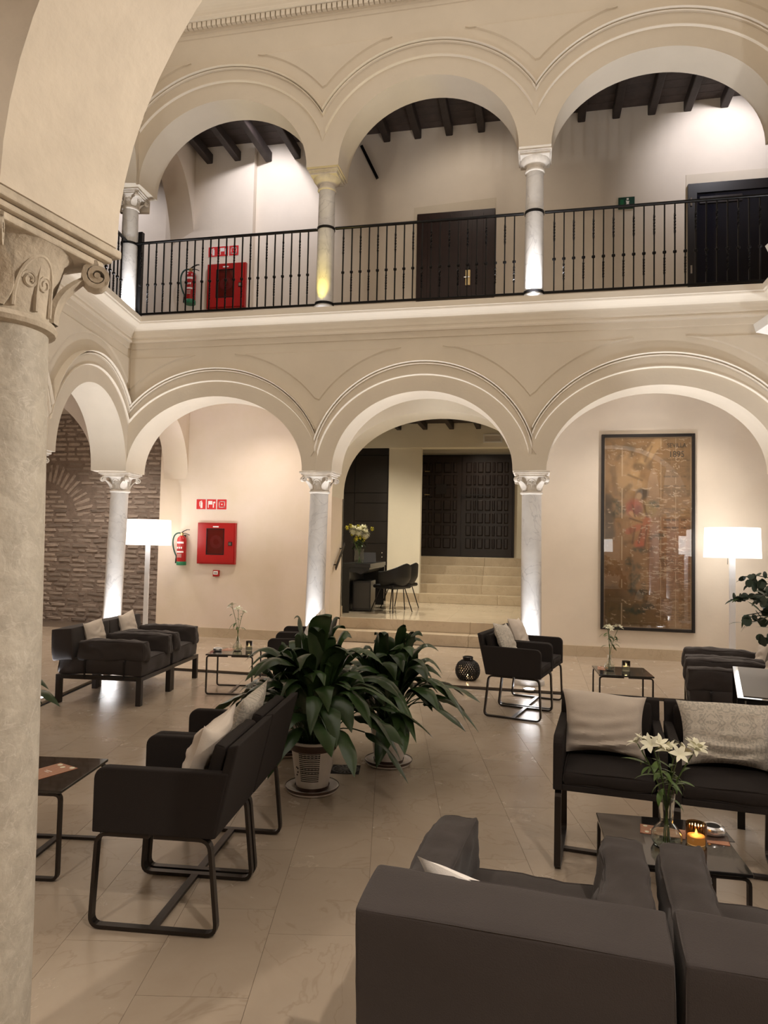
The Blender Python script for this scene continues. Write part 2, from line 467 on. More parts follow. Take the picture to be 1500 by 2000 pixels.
def pillow_mesh(w, h, t, seed=0, n=26, crease=0.012):
    """upright pillow in the XZ plane, base at z=0, thickness along y"""
    mb = MB(); vs = []; fs = []
    for side in (1, -1):
        o = len(vs)
        for j in range(n + 1):
            for i in range(n + 1):
                u = -1 + 2 * i / n; v = -1 + 2 * j / n
                th = max(0.0, (1 - abs(u) ** 2.4) * (1 - abs(v) ** 2.4)) ** 0.62
                pin = 1 - 0.12 * (1 - abs(v) ** 2) * abs(u) ** 3
                pin2 = 1 - 0.19 * (1 - abs(u) ** 2) * abs(v) ** 3
                nz = mnoise.turbulence(Vector((u * 1.5 + seed * 7, v * 3.5 + u * 0.8, seed * 3.0 + side)), 3, False) - 0.5
                sag = 0.022 * math.cos(u * 2.0 + seed * .4) * max(0, v) ** 2
                fold = 0.012 * math.sin(v * 17 + 2.5 * math.sin(u * 2 + seed)) * max(0, .35 - v) * math.exp(-u * u * .6)
                x = u * w / 2 * pin; z = h / 2 + (v * h / 2) * pin2 - sag
                y = side * (t / 2 * th + (crease * nz + fold) * th)
                vs.append((x, y, z))
        for j in range(n):
            for i in range(n):
                a = o + j * (n + 1) + i
                q = (a, a + 1, a + n + 2, a + n + 1)
                fs.append(q if side > 0 else q[::-1])
    mb.add(vs, fs, True)
    return mb

def text_mesh(txt, size, depth=0.0008, align='CENTER'):
    cu = bpy.data.curves.new('text', 'FONT'); cu.body = txt; cu.size = size; cu.extrude = depth; cu.align_x = align; cu.align_y = 'CENTER'
    o = bpy.data.objects.new('text', cu); C.objects.link(o)
    dg = bpy.context.evaluated_depsgraph_get()
    me = bpy.data.meshes.new_from_object(o.evaluated_get(dg))
    bpy.data.objects.remove(o); bpy.data.curves.remove(cu)
    return me

# ------------------------------------------------------------------ arcades
def frame(O, ds, n):
    O = Vector((O[0], O[1], 0)); ds = Vector((ds[0], ds[1], 0)).normalized(); n = Vector((n[0], n[1], 0)).normalized()
    return lambda s, d, z: O + ds * s + n * d + Vector((0, 0, z))
NB = 40
def arcade(name, P, s0, s1, bays, zs, zc, zt, th, m, label):
    mb = MB()
    def quad(a, b, c, d): mb.add([a, b, c, d], [(0, 1, 2, 3)])
    edges = [s0] + [e for b in bays for e in b] + [s1]
    for i in range(0, len(edges), 2):
        a, b = edges[i], edges[i + 1]
        if b - a < 1e-4: continue
        for d in (0, -th): quad(P(a, d, zs), P(b, d, zs), P(b, d, zt), P(a, d, zt))
        quad(P(a, 0, zs), P(b, 0, zs), P(b, -th, zs), P(a, -th, zs))
    for (l, r) in bays:
        c, A, B = (l + r) / 2, (r - l) / 2, zc - zs
        pts = [(c - A * math.cos(PI * k / NB), zs + B * math.sin(PI * k / NB)) for k in range(NB + 1)]
        for k in range(NB):
            (sa, za), (sb, zb) = pts[k], pts[k + 1]
            for d in (0, -th): quad(P(sa, d, za), P(sb, d, zb), P(sb, d, zt), P(sa, d, zt))
            mb.add([P(sa, 0, za), P(sb, 0, zb), P(sb, -th, zb), P(sa, -th, za)], [(0, 1, 2, 3)], True)
    quad(P(s0, 0, zt), P(s1, 0, zt), P(s1, -th, zt), P(s0, -th, zt))
    quad(P(s0, 0, zs), P(s0, -th, zs), P(s0, -th, zt), P(s0, 0, zt)); quad(P(s1, 0, zs), P(s1, -th, zs), P(s1, -th, zt), P(s1, 0, zt))
    me = mb.mesh(name)
    bm = bmesh.new(); bm.from_mesh(me); bmesh.ops.remove_doubles(bm, verts=bm.verts, dist=1e-4)
    bmesh.ops.recalc_face_normals(bm, faces=bm.faces); bm.to_mesh(me); bm.free()
    me.set_sharp_from_angle(angle=math.radians(35))
    return struct(obj(name, me, m), label)

def ell(c, a, b, zs, l, r, n=48):
    """points of an elliptical curve between the clip lines l and r"""
    t0 = math.acos(max(-1, min(1, (c - l) / a))); t1 = PI - math.acos(max(-1, min(1, (r - c) / a)))
    return [(c - a * math.cos(t0 + (t1 - t0) * k / n), zs + b * math.sin(t0 + (t1 - t0) * k / n)) for k in range(n + 1)]

def band(name, P, bay, zs, zc, o0, o1, proud, l, r, parent, m='plaster_trim', base=0.0, ch=0.0):
    c, A, B = (bay[0] + bay[1]) / 2, (bay[1] - bay[0]) / 2, zc - zs
    inn = ell(c, A + o0[0], B + o0[1], zs, l, r); out = ell(c, A + o1[0], B + o1[1], zs, l, r)
    mb = MB(); n = len(inn); vs = []
    inf = ell(c, A + o0[0] + ch, B + o0[1] + ch, zs, l, r)
    for (s, z), (s2, z2) in zip(inn, inf): vs += [P(s, base - 0.004, z), P(s2, proud, z2)]
    for (s, z) in out: vs += [P(s, base - 0.004, z), P(s, proud, z)]
    fs = []
    for k in range(n - 1):
        i0, i1, q0, q1 = 2 * k, 2 * k + 2, 2 * n + 2 * k, 2 * n + 2 * k + 2
        fs += [(i0 + 1, i1 + 1, q1 + 1, q0 + 1), (i0, i1, i1 + 1, i0 + 1), (q0, q0 + 1, q1 + 1, q1)]
    fs += [(0, 1, 2 * n + 1, 2 * n), (2 * n - 2, 4 * n - 2, 4 * n - 1, 2 * n - 1)]
    mb.add(vs, fs)
    return mb.build(name, m, parent)

def spandrel(P, l, r, ztop, lowers, parent, proud=0.018):
    """raised plaster panel between two arches; lowers: list of (c, a, b, zs)"""
    mb = MB(); n = 36; top = []; low = []
    for k in range(n + 1):
        s = l + (r - l) * k / n
        z = -9
        for (c, a, b, zs) in lowers:
            q = 1 - ((s - c) / a) ** 2
            if q > 0: z = max(z, zs + b * math.sqrt(q))
        z = min(z, ztop - 0.002)
        low.append((s, z)); top.append((s, ztop))
    vs = []
    e = 0.018
    for (a, b) in zip(low, top): vs += [P(a[0], 0, a[1]), P(b[0], 0, b[1]), P(a[0], proud, min(a[1] + e, b[1])), P(b[0], proud, max(b[1] - e, a[1]))]
    fs = []
    for k in range(n):
        i, j = 4 * k, 4 * k + 4
        fs += [(i + 2, j + 2, j + 3, i + 3), (i, j, j + 2, i + 2), (i + 1, i + 3, j + 3, j + 1)]
    fs += [(0, 2, 3, 1), (4 * n, 4 * n + 1, 4 * n + 3, 4 * n + 2)]
    mb.add(vs, fs)
    return mb.build('spandrel_panel', 'plaster', parent)

LOW = dict(zs=2.475, zc=3.42, i=(0.20, 0.19), h=(0.28, 0.355), p=(0.456, 0.55), sp=3.95)
UPP = dict(zs=6.26, zc=7.26, i=(0.25, 0.225), h=(0.407, 0.42), p=(0.555, 0.60), sp=7.80)
def dress(P, bays, clips, D, parent, panels=True, pend=(True, True)):
    zs, zc = D['zs'], D['zc']
    def add(a, k): return (a[0] + k, a[1] + k)
    for (bay, (l, r)) in zip(bays, clips):
        band('archivolt_fascia', P, bay, zs, zc, (0, 0), D['i'], 0.012, max(l, bay[0] - .2), min(r, bay[1] + .2), parent, 'plaster')
        band('bead_moulding', P, bay, zs, zc, add(D['i'], -0.008), add(D['i'], 0.016), 0.042, l + 0.035, r - 0.035, parent, ch=0.014)
        band('archivolt_band', P, bay, zs, zc, D['i'], add(D['h'], -0.045), 0.022, l, r, parent, 'plaster')
        band('hood_moulding', P, bay, zs, zc, add(D['h'], -0.052), add(D['h'], -0.026), 0.052, l, r, parent, ch=0.018)
        band('hood_moulding', P, bay, zs, zc, add(D['h'], -0.024), D['h'], 0.078, l, r, parent, ch=0.018)
    for i in range(len(bays) - 1):
        a, b = bays[i][1], bays[i + 1][0]; mb = MB()
        zv = zs + (zc - zs + D['i'][1]) * math.sqrt(max(0.01, 1 - (((a + b) / 2 - (bays[i][0] + bays[i][1]) / 2) / ((bays[i][1] - bays[i][0]) / 2 + D['i'][0])) ** 2))
        lo = [P(a, -.004, zs), P(b, -.004, zs), P(b, .0125, zs), P(a, .0125, zs)]; hi = [v + Vector((0, 0, zv - zs + .03)) for v in lo]
        mb.hexa(lo, hi); mb.build('pier_facing', 'plaster', parent)
    if panels:
        cur = [((b[0] + b[1]) / 2, (b[1] - b[0]) / 2 + D['p'][0], zc - zs + D['p'][1], zs) for b in bays]
        def tip(q, sgn):
            c, a, b, z0 = q
            return c + sgn * a * math.sqrt(max(0, 1 - ((D['sp'] - z0) / b) ** 2))
        for i in range(len(bays) - 1):
            spandrel(P, tip(cur[i], 1), tip(cur[i + 1], -1), D['sp'], [cur[i], cur[i + 1]], parent)
        if pend[0]: spandrel(P, clips[0][0] + 0.02, tip(cur[0], -1), D['sp'], [cur[0]], parent)
        if pend[1]: spandrel(P, tip(cur[-1], 1), clips[-1][1] - 0.02, D['sp'], [cur[-1]], parent)

TH = 0.44
Pb = frame((0, 8.155), (1, 0), (0, -1))
XR = 2.53
LD = Vector((0.19, -0.98, 0)).normalized(); LN = Vector((0.98, 0.19, 0)).normalized()
Pl = frame((-5.172, 8.155), LD, LN)
Pr = frame((XR, 8.155), (0, -1), (-1, 0))
COLX = [-5.4047, -2.6265, -0.0503, 2.75]
bl = [(-5.172, -2.788), (-2.412, -0.264), (0.113, XR)]
bu = [(-5.13, -2.83), (-2.42, -0.235), (0.135, XR)]
clips = [(-5.172, COLX[1]), (COLX[1], COLX[2]), (COLX[2], XR)]
ll = [(0.04, 1.90), (2.28, 4.14), (4.52, 6.30)]
lclips = [(0.0, 2.09), (2.09, 4.33), (4.33, 6.36)]
rl = [(0.04, 1.90), (2.28, 4.14), (4.52, 6.20)]

wall = arcade('wall_back_arcade', Pb, -5.172, XR, bl, 2.475, 3.42, 4.20, TH, 'plaster', 'cream plaster arcade wall over the lower back columns')
dress(Pb, bl, clips, LOW, wall)
wallu = arcade('wall_back_upper_arcade', Pb, -5.172, XR, bu, 6.26, 7.26, 8.9, TH, 'plaster', 'cream plaster arcade wall over the upper back columns')
dress(Pb, bu, clips, UPP, wallu)
wl = arcade('wall_left_arcade', Pl, 0.0, 6.36, ll, 2.475, 3.39, 4.20, TH, 'plaster', 'cream plaster arcade wall of the left wing')
dress(Pl, ll, lclips, dict(LOW, zc=3.39), wl)
wlu = arcade('wall_left_upper_arcade', Pl, 0.0, 6.36, ll, 6.26, 7.22, 8.9, TH, 'plaster', 'cream plaster upper arcade wall of the left wing')
dress(Pl, ll, lclips, dict(UPP, zc=7.22, h=(.28, .40)), wlu, panels=False)
wr = arcade('wall_right_arcade', Pr, 0.0, 6.36, rl, 2.475, 3.39, 4.20, TH, 'plaster', 'cream plaster arcade wall of the right wing')
wru = arcade('wall_right_upper_arcade', Pr, 0.0, 6.36, rl, 6.26, 7.22, 8.9, TH, 'plaster', 'cream plaster upper arcade wall of the right wing')
# corner blocks that close the angles between the wings
for (x0, x1, nm) in ((-5.60, -5.172, 'wall_corner_left'), (XR, XR + .45, 'wall_corner_right')):
    mb = MB()
    for (z0, z1) in ((2.475, 4.2), (6.26, 8.9)):
        if x0 < 0:
            a = Pl(0, 0, 0); b = Pl(0, -TH, 0); poly = [(-5.172, 8.155), (-5.172, 8.595), (-5.64, 8.595), (b.x, b.y)]
        else: poly = [(XR, 8.155), (XR + TH, 8.155), (XR + TH, 8.595), (XR, 8.595)]
        mb.prism(poly, z0, z1, axis='z')
        o = mb.build(nm if z0 < 3 else nm + '_upper', 'plaster'); struct(o, 'plaster corner block where two arcades meet'); mb = MB()

# front arcade close to the camera: one wide arch, its left foot in view
FN = Vector((0.145, 0.9894, 0)); FD = Vector((0.9894, -0.145, 0))
Pf = frame((-1.242, 1.866), FD, FN)
wf = arcade('wall_front_arcade', Pf, -0.47, 4.0, [(0.0, 3.5)], 2.475, 3.775, 4.20, 0.41, 'plaster_rough', 'rough plaster arch in the immediate foreground')
wf2 = arcade('wall_front_arcade_far', Pf, -3.2, -0.47, [(-3.0, -0.47)], 2.475, 3.6, 4.20, 0.41, 'plaster_rough', 'rough plaster arch beside the foreground column')
mb = MB(); mb.hexa([Pf(-3.2, -.41, 6.2), Pf(4.0, -.41, 6.2), Pf(4.0, 0, 6.2), Pf(-3.2, 0, 6.2)], [Pf(-3.2, -.41, 8.9), Pf(4.0, -.41, 8.9), Pf(4.0, 0, 8.9), Pf(-3.2, 0, 8.9)])
struct(mb.build('wall_front_upper', 'plaster'), 'plain upper wall above the foreground arch')

# cornices swept round the patio
path = [Pl(6.3, 0, 0), Vector((-5.172, 8.155, 0)), Vector((XR, 8.155, 0)), Pr(6.3, 0, 0)]
def sweep(name, prof, m, parent=None, label=None):
    vs = []; fs = []; n = len(prof); k = len(path)
    for i, p in enumerate(path):
        d1 = (path[i] - path[i - 1]).normalized() if i > 0 else (path[1] - path[0]).normalized()
        d2 = (path[i + 1] - path[i]).normalized() if i < k - 1 else d1
        n1 = Vector((d1.y, -d1.x, 0)); n2 = Vector((d2.y, -d2.x, 0))
        b = (n1 + n2).normalized(); q = 1 / b.dot(n1)
        for (o, z) in prof: vs.append(p + b * (o * q) + Vector((0, 0, z)))
    for i in range(k - 1):
        for j in range(n - 1):
            fs.append((i * n + j, (i + 1) * n + j, (i + 1) * n + j + 1, i * n + j + 1))
    mb = MB(); mb.add(vs, fs)
    o = mb.build(name, m, parent)
    return o
def arc(x0, z0, x1, z1, n=7, concave=True):
    out = []
    for k in range(n + 1):
        t = k / n * PI / 2
        if concave: out.append((x0 + (x1 - x0) * (1 - math.cos(t)), z0 + (z1 - z0) * math.sin(t)))
        else: out.append((x0 + (x1 - x0) * math.sin(t), z0 + (z1 - z0) * (1 - math.cos(t))))
    return out
struct(sweep('trim_1', [(0, 4.055), (0.016, 4.06), (0.022, 4.13)], 'plaster'), 'flat plaster fascia under the ledge cornice')
struct(sweep('trim_2', [(0.022, 4.128), (0.05, 4.132), (0.055, 4.15), (0.05, 4.168), (0.035, 4.172), (0.04, 4.19)] + arc(0.05, 4.20, 0.185, 4.325) + [(0.20, 4.33), (0.205, 4.345)], 'plaster_trim'), 'curved plaster cornice below the balcony ledge')
struct(sweep('trim_3', [(0.19, 4.345), (0.225, 4.35), (0.228, 4.415), (0.20, 4.425), (-0.44, 4.44)], 'plaster_trim'), 'thin stone slab on top of the balcony ledge')
struct(sweep('trim_4', [(0, 8.12), (0.012, 8.125), (0.014, 8.175), (0.03, 8.18), (0.03, 8.20)], 'plaster'), 'upper plaster fascia below the tooth moulding')
struct(sweep('trim_5', [(0.03, 8.285), (0.115, 8.29), (0.12, 8.32)] + arc(0.125, 8.33, 0.27, 8.47) + [(0.30, 8.48), (0.30, 8.56), (0.0, 8.6)], 'plaster_trim'), 'top cornice with a curved soffit')
dm = MB()
x = -5.0
while x < XR - .1:
    dm.box(x, x + 0.050, 8.155 - 0.09, 8.15, 8.215, 8.285); x += 0.067
dob = dm.build('trim_6', 'plaster_trim'); dob['kind'] = 'structure'; dob['label'] = 'row of small plaster teeth under the top cornice'
struct(sweep('trim_7', [(0.0, 8.20), (0.04, 8.20), (0.04, 8.29)], 'plaster'), 'flat strip behind the small plaster teeth')

# ------------------------------------------------------------------ floors
def poly_clip(poly, edge_pts):
    out = poly
    k = len(edge_pts)
    for i in range(k):
        (ax, ay), (bx, by) = edge_pts[i], edge_pts[(i + 1) % k]
        ins = lambda p: (bx - ax) * (p[1] - ay) - (by - ay) * (p[0] - ax) >= -1e-9
        res = []
        for j in range(len(out)):
            p, q = out[j - 1], out[j]
            if ins(p) != ins(q):
                d1 = (bx - ax) * (p[1] - ay) - (by - ay) * (p[0] - ax); d2 = (bx - ax) * (q[1] - ay) - (by - ay) * (q[0] - ax)
                t = d1 / (d1 - d2); res.append((p[0] + t * (q[0] - p[0]), p[1] + t * (q[1] - p[1])))
            if ins(q): res.append(q)
        out = res
        if not out: return []
    return out
def lay(parent, region, origin, ang, tw, tl, ztop, m, gap=0.0009, stagger=True, th=0.02):
    ca, sa = math.cos(ang), math.sin(ang)
    U = lambda a, b: (origin[0] + a * ca - b * sa, origin[1] + a * sa + b * ca)
    inv = [((x - origin[0]) * ca + (y - origin[1]) * sa, -(x - origin[0]) * sa + (y - origin[1]) * ca) for x, y in region]
    i0 = math.floor(min(p[0] for p in inv) / tw) - 1; i1 = math.ceil(max(p[0] for p in inv) / tw) + 1
    j0 = math.floor(min(p[1] for p in inv) / tl) - 2; j1 = math.ceil(max(p[1] for p in inv) / tl) + 1
    full = None; n = 0
    rs = random.Random(4)
    offs = [0.0, 0.41, 0.2, 0.55, 0.08, 0.33]
    for i in range(i0, i1 + 1):
        of = offs[i % 6] if stagger else 0
        for j in range(j0, j1 + 1):
            a0, b0 = i * tw + gap, j * tl + of + gap
            q = [U(a0, b0), U(a0 + tw - 2 * gap, b0), U(a0 + tw - 2 * gap, b0 + tl - 2 * gap), U(a0, b0 + tl - 2 * gap)]
            c = poly_clip(q, region)
            if len(c) < 3: continue
            ar = abs(sum(c[k - 1][0] * c[k][1] - c[k][0] * c[k - 1][1] for k in range(len(c)))) / 2
            if ar < 0.004: continue
            if ar > 0.999 * (tw - 2 * gap) * (tl - 2 * gap):
                if full is None:
                    mb = MB(); mb.box(0, tw - 2 * gap, 0, tl - 2 * gap, -th, 0); full = mb.mesh('floor_tile')
                o = obj('floor_tile', full, m, parent, (*q[0], ztop), (0, 0, ang))
            else:
                mb = MB(); mb.prism([(p[0] - c[0][0], p[1] - c[0][1]) for p in c], -th, 0, axis='z')
                o = mb.build('floor_tile', m, parent, loc=(*c[0], ztop))
            n += 1
    return n
lx = lambda y, off: -5.172 + 0.19 / 0.98 * (8.155 - y) + off
patio = [(lx(1.2, .17), 1.2), (2.40, 1.2), (2.40, 8.03), (lx(8.03, .17), 8.03)]
mb = MB(); mb.prism(patio, -0.2, -0.0025, axis='z')
fl = struct(mb.build('floor', 'joint'), 'patio floor of beige polished stone tiles')
lay(fl, patio, (-1.36, 2.32), math.radians(11.7), 0.40, 0.60, 0.0, 'floor_stone')
# gallery floors, a thumb higher than the patio
gal = [(-9.3, 8.05), (5.6, 8.05), (5.6, 11.0), (-6.17, 11.0), (-6.17, 11.8), (-9.3, 11.8)]
mb = MB(); mb.box(-9.3, 5.6, 8.05, 11.8, -0.2, 0.027)
g1 = struct(mb.build('floor_gallery_back', 'joint'), 'beige stone floor of the back gallery')
lay(g1, [(-9.0, 8.05), (3.6, 8.05), (3.6, 11.02), (-9.0, 11.02)], (-9.0, 8.05), 0, 0.80, 0.50, 0.03, 'floor_stone', stagger=False)
mb = MB(); mb.prism([(-9.3, -3.2), (lx(-3.2, .15), -3.2), (lx(8.05, .15), 8.05), (-9.3, 8.05)], -0.2, 0.03, axis='z')
struct(mb.build('floor_gallery_left', 'floor_stone'), 'beige stone floor of the left gallery')
mb = MB(); mb.box(2.42, 5.6, -3.2, 8.05, -0.2, 0.03)
struct(mb.build('floor_gallery_right', 'floor_stone'), 'beige stone floor of the right gallery')
mb = MB(); mb.prism([(lx(-3.2, .15), -3.2), (2.42, -3.2), (2.42, 1.2), (lx(1.2, .15), 1.2)], -0.2, 0.0, axis='z')
struct(mb.build('floor_gallery_front', 'floor_stone'), 'beige stone floor of the front gallery')
# dark strips standing in for the shade under the gallery slab edge
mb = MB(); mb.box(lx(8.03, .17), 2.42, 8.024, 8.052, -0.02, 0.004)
struct(mb.build('trim_8', 'shadow_gap'), 'dark strip in place of the shade under the back gallery edge')
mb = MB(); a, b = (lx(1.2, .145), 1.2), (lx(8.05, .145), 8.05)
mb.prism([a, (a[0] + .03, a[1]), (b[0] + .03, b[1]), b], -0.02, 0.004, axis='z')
struct(mb.build('trim_9', 'shadow_gap'), 'dark strip in place of the shade under the left gallery edge')

# ------------------------------------------------------------------ back walls, ceilings, room shell
def wbox(name, x0, x1, y0, y1, z0, z1, m, label):
    mb = MB(); mb.box(x0, x1, y0, y1, z0, z1); return struct(mb.build(name, m), label)
YW = 10.76
OL, OR = -3.17, 0.08           # passage opening
# lower back wall: left part, right part, and the arched head over the passage
wbox('wall_back_left', -6.17, OL, YW, 11.45, 0, 3.97, 'plaster_pink', 'pinkish plaster wall with fire equipment in the back gallery')
wbox('wall_back_right', OR, 5.6, YW, 11.45, 0, 3.97, 'plaster_pale', 'pale plaster wall behind the framed poster')
mb = MB()
def head(s):
    c, a = (OL + OR) / 2, (OR - OL) / 2
    q = max(0.0, 1 - ((s - c) / a) ** 2)
    return 2.35 + 1.335 * q ** 0.42
N_ = 44
for k in range(N_):
    s0, s1 = OL + (OR - OL) * (0.5 - 0.5 * math.cos(PI * k / N_)), OL + (OR - OL) * (0.5 - 0.5 * math.cos(PI * (k + 1) / N_))
    z0, z1 = head(s0), head(s1)
    for y in (YW, 11.45): mb.add([(s0, y, z0), (s1, y, z1), (s1, y, 3.97), (s0, y, 3.97)], [(0, 1, 2, 3)])
    mb.add([(s0, YW, z0), (s1, YW, z1), (s1, 11.45, z1), (s0, 11.45, z0)], [(0, 1, 2, 3)], True)
hd = mb.mesh('wall_back_passage')
bm = bmesh.new(); bm.from_mesh(hd); bmesh.ops.remove_doubles(bm, verts=bm.verts, dist=1e-4); bmesh.ops.recalc_face_normals(bm, faces=bm.faces); bm.to_mesh(hd); bm.free(); hd.set_sharp_from_angle(angle=math.radians(35))
struct(obj('wall_back_passage', hd, 'plaster_cream'), 'shallow arch head over the passage to the entrance')
# stone baseboards
wbox('baseboard_back_left', -6.18, OL - .01, YW - .018, YW, 0.03, 0.185, 'step_stone', 'beige stone baseboard of the back gallery, left part')
wbox('baseboard_back_right', OR + .01, 5.6, YW - .018, YW, 0.03, 0.185, 'step_stone', 'beige stone baseboard below the framed poster')
wbox('baseboard_passage_left', OL, OL + .018, 11.42, 11.47, 0.385, 0.56, 'step_stone', 'stone baseboard beside the reception desk')
# upper back wall
wbox('wall_back_upper', -4.60, 5.6, YW, 11.2, 4.40, 8.6, 'plaster_pale', 'pale plaster wall of the upper gallery with two doors')
wbox('wall_back_upper_left', -6.17, -4.60, YW - .12, 11.2, 4.40, 8.6, 'plaster_pale', 'pale plaster projection of the upper wall with red cabinet')
# arches that cross the galleries at the left corner
cx0, cx1 = Pl(0, 0, 0), None
Pt = frame((Pl(0, 0, 0).x, 8.155), (-LD.x, -LD.y), LN)
tl_ = 2.664
arcade('wall_cross_arch', Pt, 0.44, tl_, [(0.50, tl_ - .004)], 2.62, 3.58, 3.97, 0.40, 'plaster_pink', 'plaster arch crossing the corner of the lower gallery')
arcade('wall_cross_arch_upper', Pt, 0.44, tl_, [(0.50, tl_ - .004)], 6.1, 7.55, 8.3, 0.40, 'plaster_pale', 'plaster arch crossing the corner of the upper gallery')
Pt2 = frame((-5.62, 8.155), (-1, 0), (0, -1))
arcade('wall_cross_arch_left', Pt2, 0.0, 3.6, [(0.02, 3.5)], 2.475, 3.70, 3.97, 0.44, 'plaster_pink', 'plaster arch crossing the left gallery')
arcade('wall_cross_arch_left_upper', Pt2, 0.0, 3.6, [(0.02, 3.5)], 6.1, 7.6, 8.3, 0.44, 'plaster_pale', 'plaster arch crossing the upper left gallery')
# outer walls
wbox('wall_left', -9.6, -9.3, -3.4, 12.1, 0, 8.6, 'plaster_pale', 'outer wall of the left gallery')
wbox('wall_right', 5.6, 5.9, -3.4, 11.2, 0, 8.6, 'plaster_pale', 'outer wall of the right gallery')
wbox('wall_front', -9.6, 5.9, -3.5, -3.2, 0, 8.6, 'plaster_pale', 'outer wall behind the viewer')
wbox('wall_left_end_upper', -9.3, -6.17, 11.0, 11.3, 4.40, 8.6, 'plaster_pale', 'end wall of the upper left gallery')
# slabs between the floors and gallery ceilings
def slab(name, poly, z0, z1, m, label):
    mb = MB(); mb.prism(poly, z0, z1, axis='z'); return struct(mb.build(name, m), label)
slab('ceiling_back', [(-9.3, 8.30), (5.6, 8.30), (5.6, 12.0), (-9.3, 12.0)], 3.97, 4.40, 'plaster_pale', 'plain ceiling of the lower back gallery')
slab('ceiling_left', [(-9.3, -3.2), (lx(-3.2, -.2), -3.2), (lx(8.3, -.2), 8.3), (-9.3, 8.3)], 3.97, 4.40, 'plaster_pale', 'plain ceiling of the lower left gallery')
slab('ceiling_right', [(XR + .2, -3.2), (5.6, -3.2), (5.6, 8.3), (XR + .2, 8.3)], 3.97, 4.40, 'plaster_pale', 'plain ceiling of the lower right gallery')
slab('ceiling_front', [(lx(-3.2, -.2), -3.2), (XR + .2, -3.2), (XR + .2, 1.2), (lx(1.8, -.2), 1.8)], 4.0, 4.40, 'plaster_pale', 'plain ceiling of the front gallery')
slab('floor_upper_back', [(-9.3, 8.2), (5.6, 8.2), (5.6, 11.2), (-9.3, 11.2)], 4.40, 4.44, 'step_stone', 'stone floor of the upper back gallery')
slab('floor_upper_left', [(-9.3, -3.2), (lx(-3.2, -.1), -3.2), (lx(8.2, -.1), 8.2), (-9.3, 8.2)], 4.40, 4.44, 'step_stone', 'stone floor of the upper left gallery')
slab('floor_upper_right', [(XR + .1, -3.2), (5.6, -3.2), (5.6, 8.2), (XR + .1, 8.2)], 4.40, 4.44, 'step_stone', 'stone floor of the upper right gallery')
# upper ceiling: dark boards on beams
cu = slab('ceiling_upper_back', [(-9.3, 8.5), (5.6, 8.5), (5.6, 11.2), (-9.3, 11.2)], 8.22, 8.5, 'plank_wood', 'dark timber ceiling of the upper gallery')
pm = MB(); pm.box(0, 10.6, 0, 0.176, -0.02, 0); pmesh = pm.mesh('ceiling_plank', bevel=0.003, seg=1)
for k in range(12):
    obj('ceiling_plank', pmesh, 'plank_wood', cu, (-6.15, 8.60 + k * 0.18, 8.22))
bmk = MB()
bmk.prism([(-0.055, 0), (-0.055, -0.15), (-0.045, -0.16), (0.045, -0.16), (0.055, -0.15), (0.055, 0)], 0, 2.17, axis='y')
beam_me = bmk.mesh('ceiling_beam', bevel=0.006, seg=1)
for k in range(17):
    obj('ceiling_beam', beam_me, 'beam_wood', cu, (-5.40 + 0.5015 * k, 8.59, 8.203 - (.13 if k < 5 else 0)))
slab('ceiling_upper_left', [(-9.3, -3.2), (lx(-3.2, -.2), -3.2), (lx(8.5, -.2), 8.5), (-9.3, 8.5)], 8.32, 8.5, 'plaster_pale', 'ceiling of the upper left gallery')
slab('ceiling_upper_left_corner', [(-9.3, 8.5), (-6.0, 8.5), (-6.0, 11.2), (-9.3, 11.2)], 8.28, 8.31, 'plaster_pale', 'ceiling at the upper left corner')
slab('ceiling_upper_right', [(XR + .2, -3.2), (5.6, -3.2), (5.6, 8.5), (XR + .2, 8.5)], 8.32, 8.5, 'plaster_pale', 'ceiling of the upper right gallery')
slab('ceiling_upper_front', [(lx(-3.2, -.2), -3.2), (XR + .2, -3.2), (XR + .2, 1.4), (lx(1.8, -.2), 1.8)], 8.32, 8.5, 'plaster_pale', 'ceiling of the upper front gallery')
# a slim iron brace under the upper ceiling
tag(MB().ribbon([(-2.80, 10.72, 8.0), (-2.53, 10.72, 7.45)], (0, 1, 0), 0.05, 0.045).build('wall_brace', 'black_iron'), 'slanting dark iron brace high on the upper wall', 'brace')

# ------------------------------------------------------------------ passage: landing, stairs, entrance hall
ZL = 0.385
wbox('floor_landing', -4.4, 1.4, 11.40, 15.0, -0.1, ZL - 0.003, 'joint', 'polished pale stone landing with the reception desk')
fll = bpy.data.objects['floor_landing']
lay(fll, [(-4.4, 11.40), (1.4, 11.40), (1.4, 15.0), (-4.4, 15.0)], (-4.4, 11.4), 0, 1.0, 0.60, ZL, 'landing_stone', gap=0.0012, stagger=False)
st = thing('entrance_steps', 'two low beige stone steps up to the reception landing', 'steps', (0, 0, 0))
def step_row(parent, x0, x1, yf, yb, z0, z1, n, m='step_stone'):
    wdt = (x1 - x0) / n
    for k in range(n):
        mb = MB(); mb.box(x0 + k * wdt + .001, x0 + (k + 1) * wdt - .001, yf, yb, z0, z1)
        mb.build('step', m, parent, bevel=0.006, seg=2)
step_row(st, OL, OR, 11.06, 11.40, 0.03, 0.208, 3)
step_row(st, OL, OR, 11.36, 11.402, 0.208, ZL, 3)
st2 = thing('stair_flight', 'flight of five beige stone steps up to the dark entrance doors', 'stairs', (0, 0, 0))
for k in range(5):
    step_row(st2, -2.42 if k == 0 else -3.13, 0.9, 14.9 + 0.28 * k, 14.9 + 0.28 * (k + 1) + (0.39 if k == 4 else 0.02), ZL if k == 0 else ZL + 0.193 * k - .02, ZL + 0.193 * (k + 1), 2)
wbox('wall_hall_pier', -3.13, -2.42, 14.95, 15.12, ZL, 3.92, 'plaster_cream', 'cream plaster pier between closet and stairs')
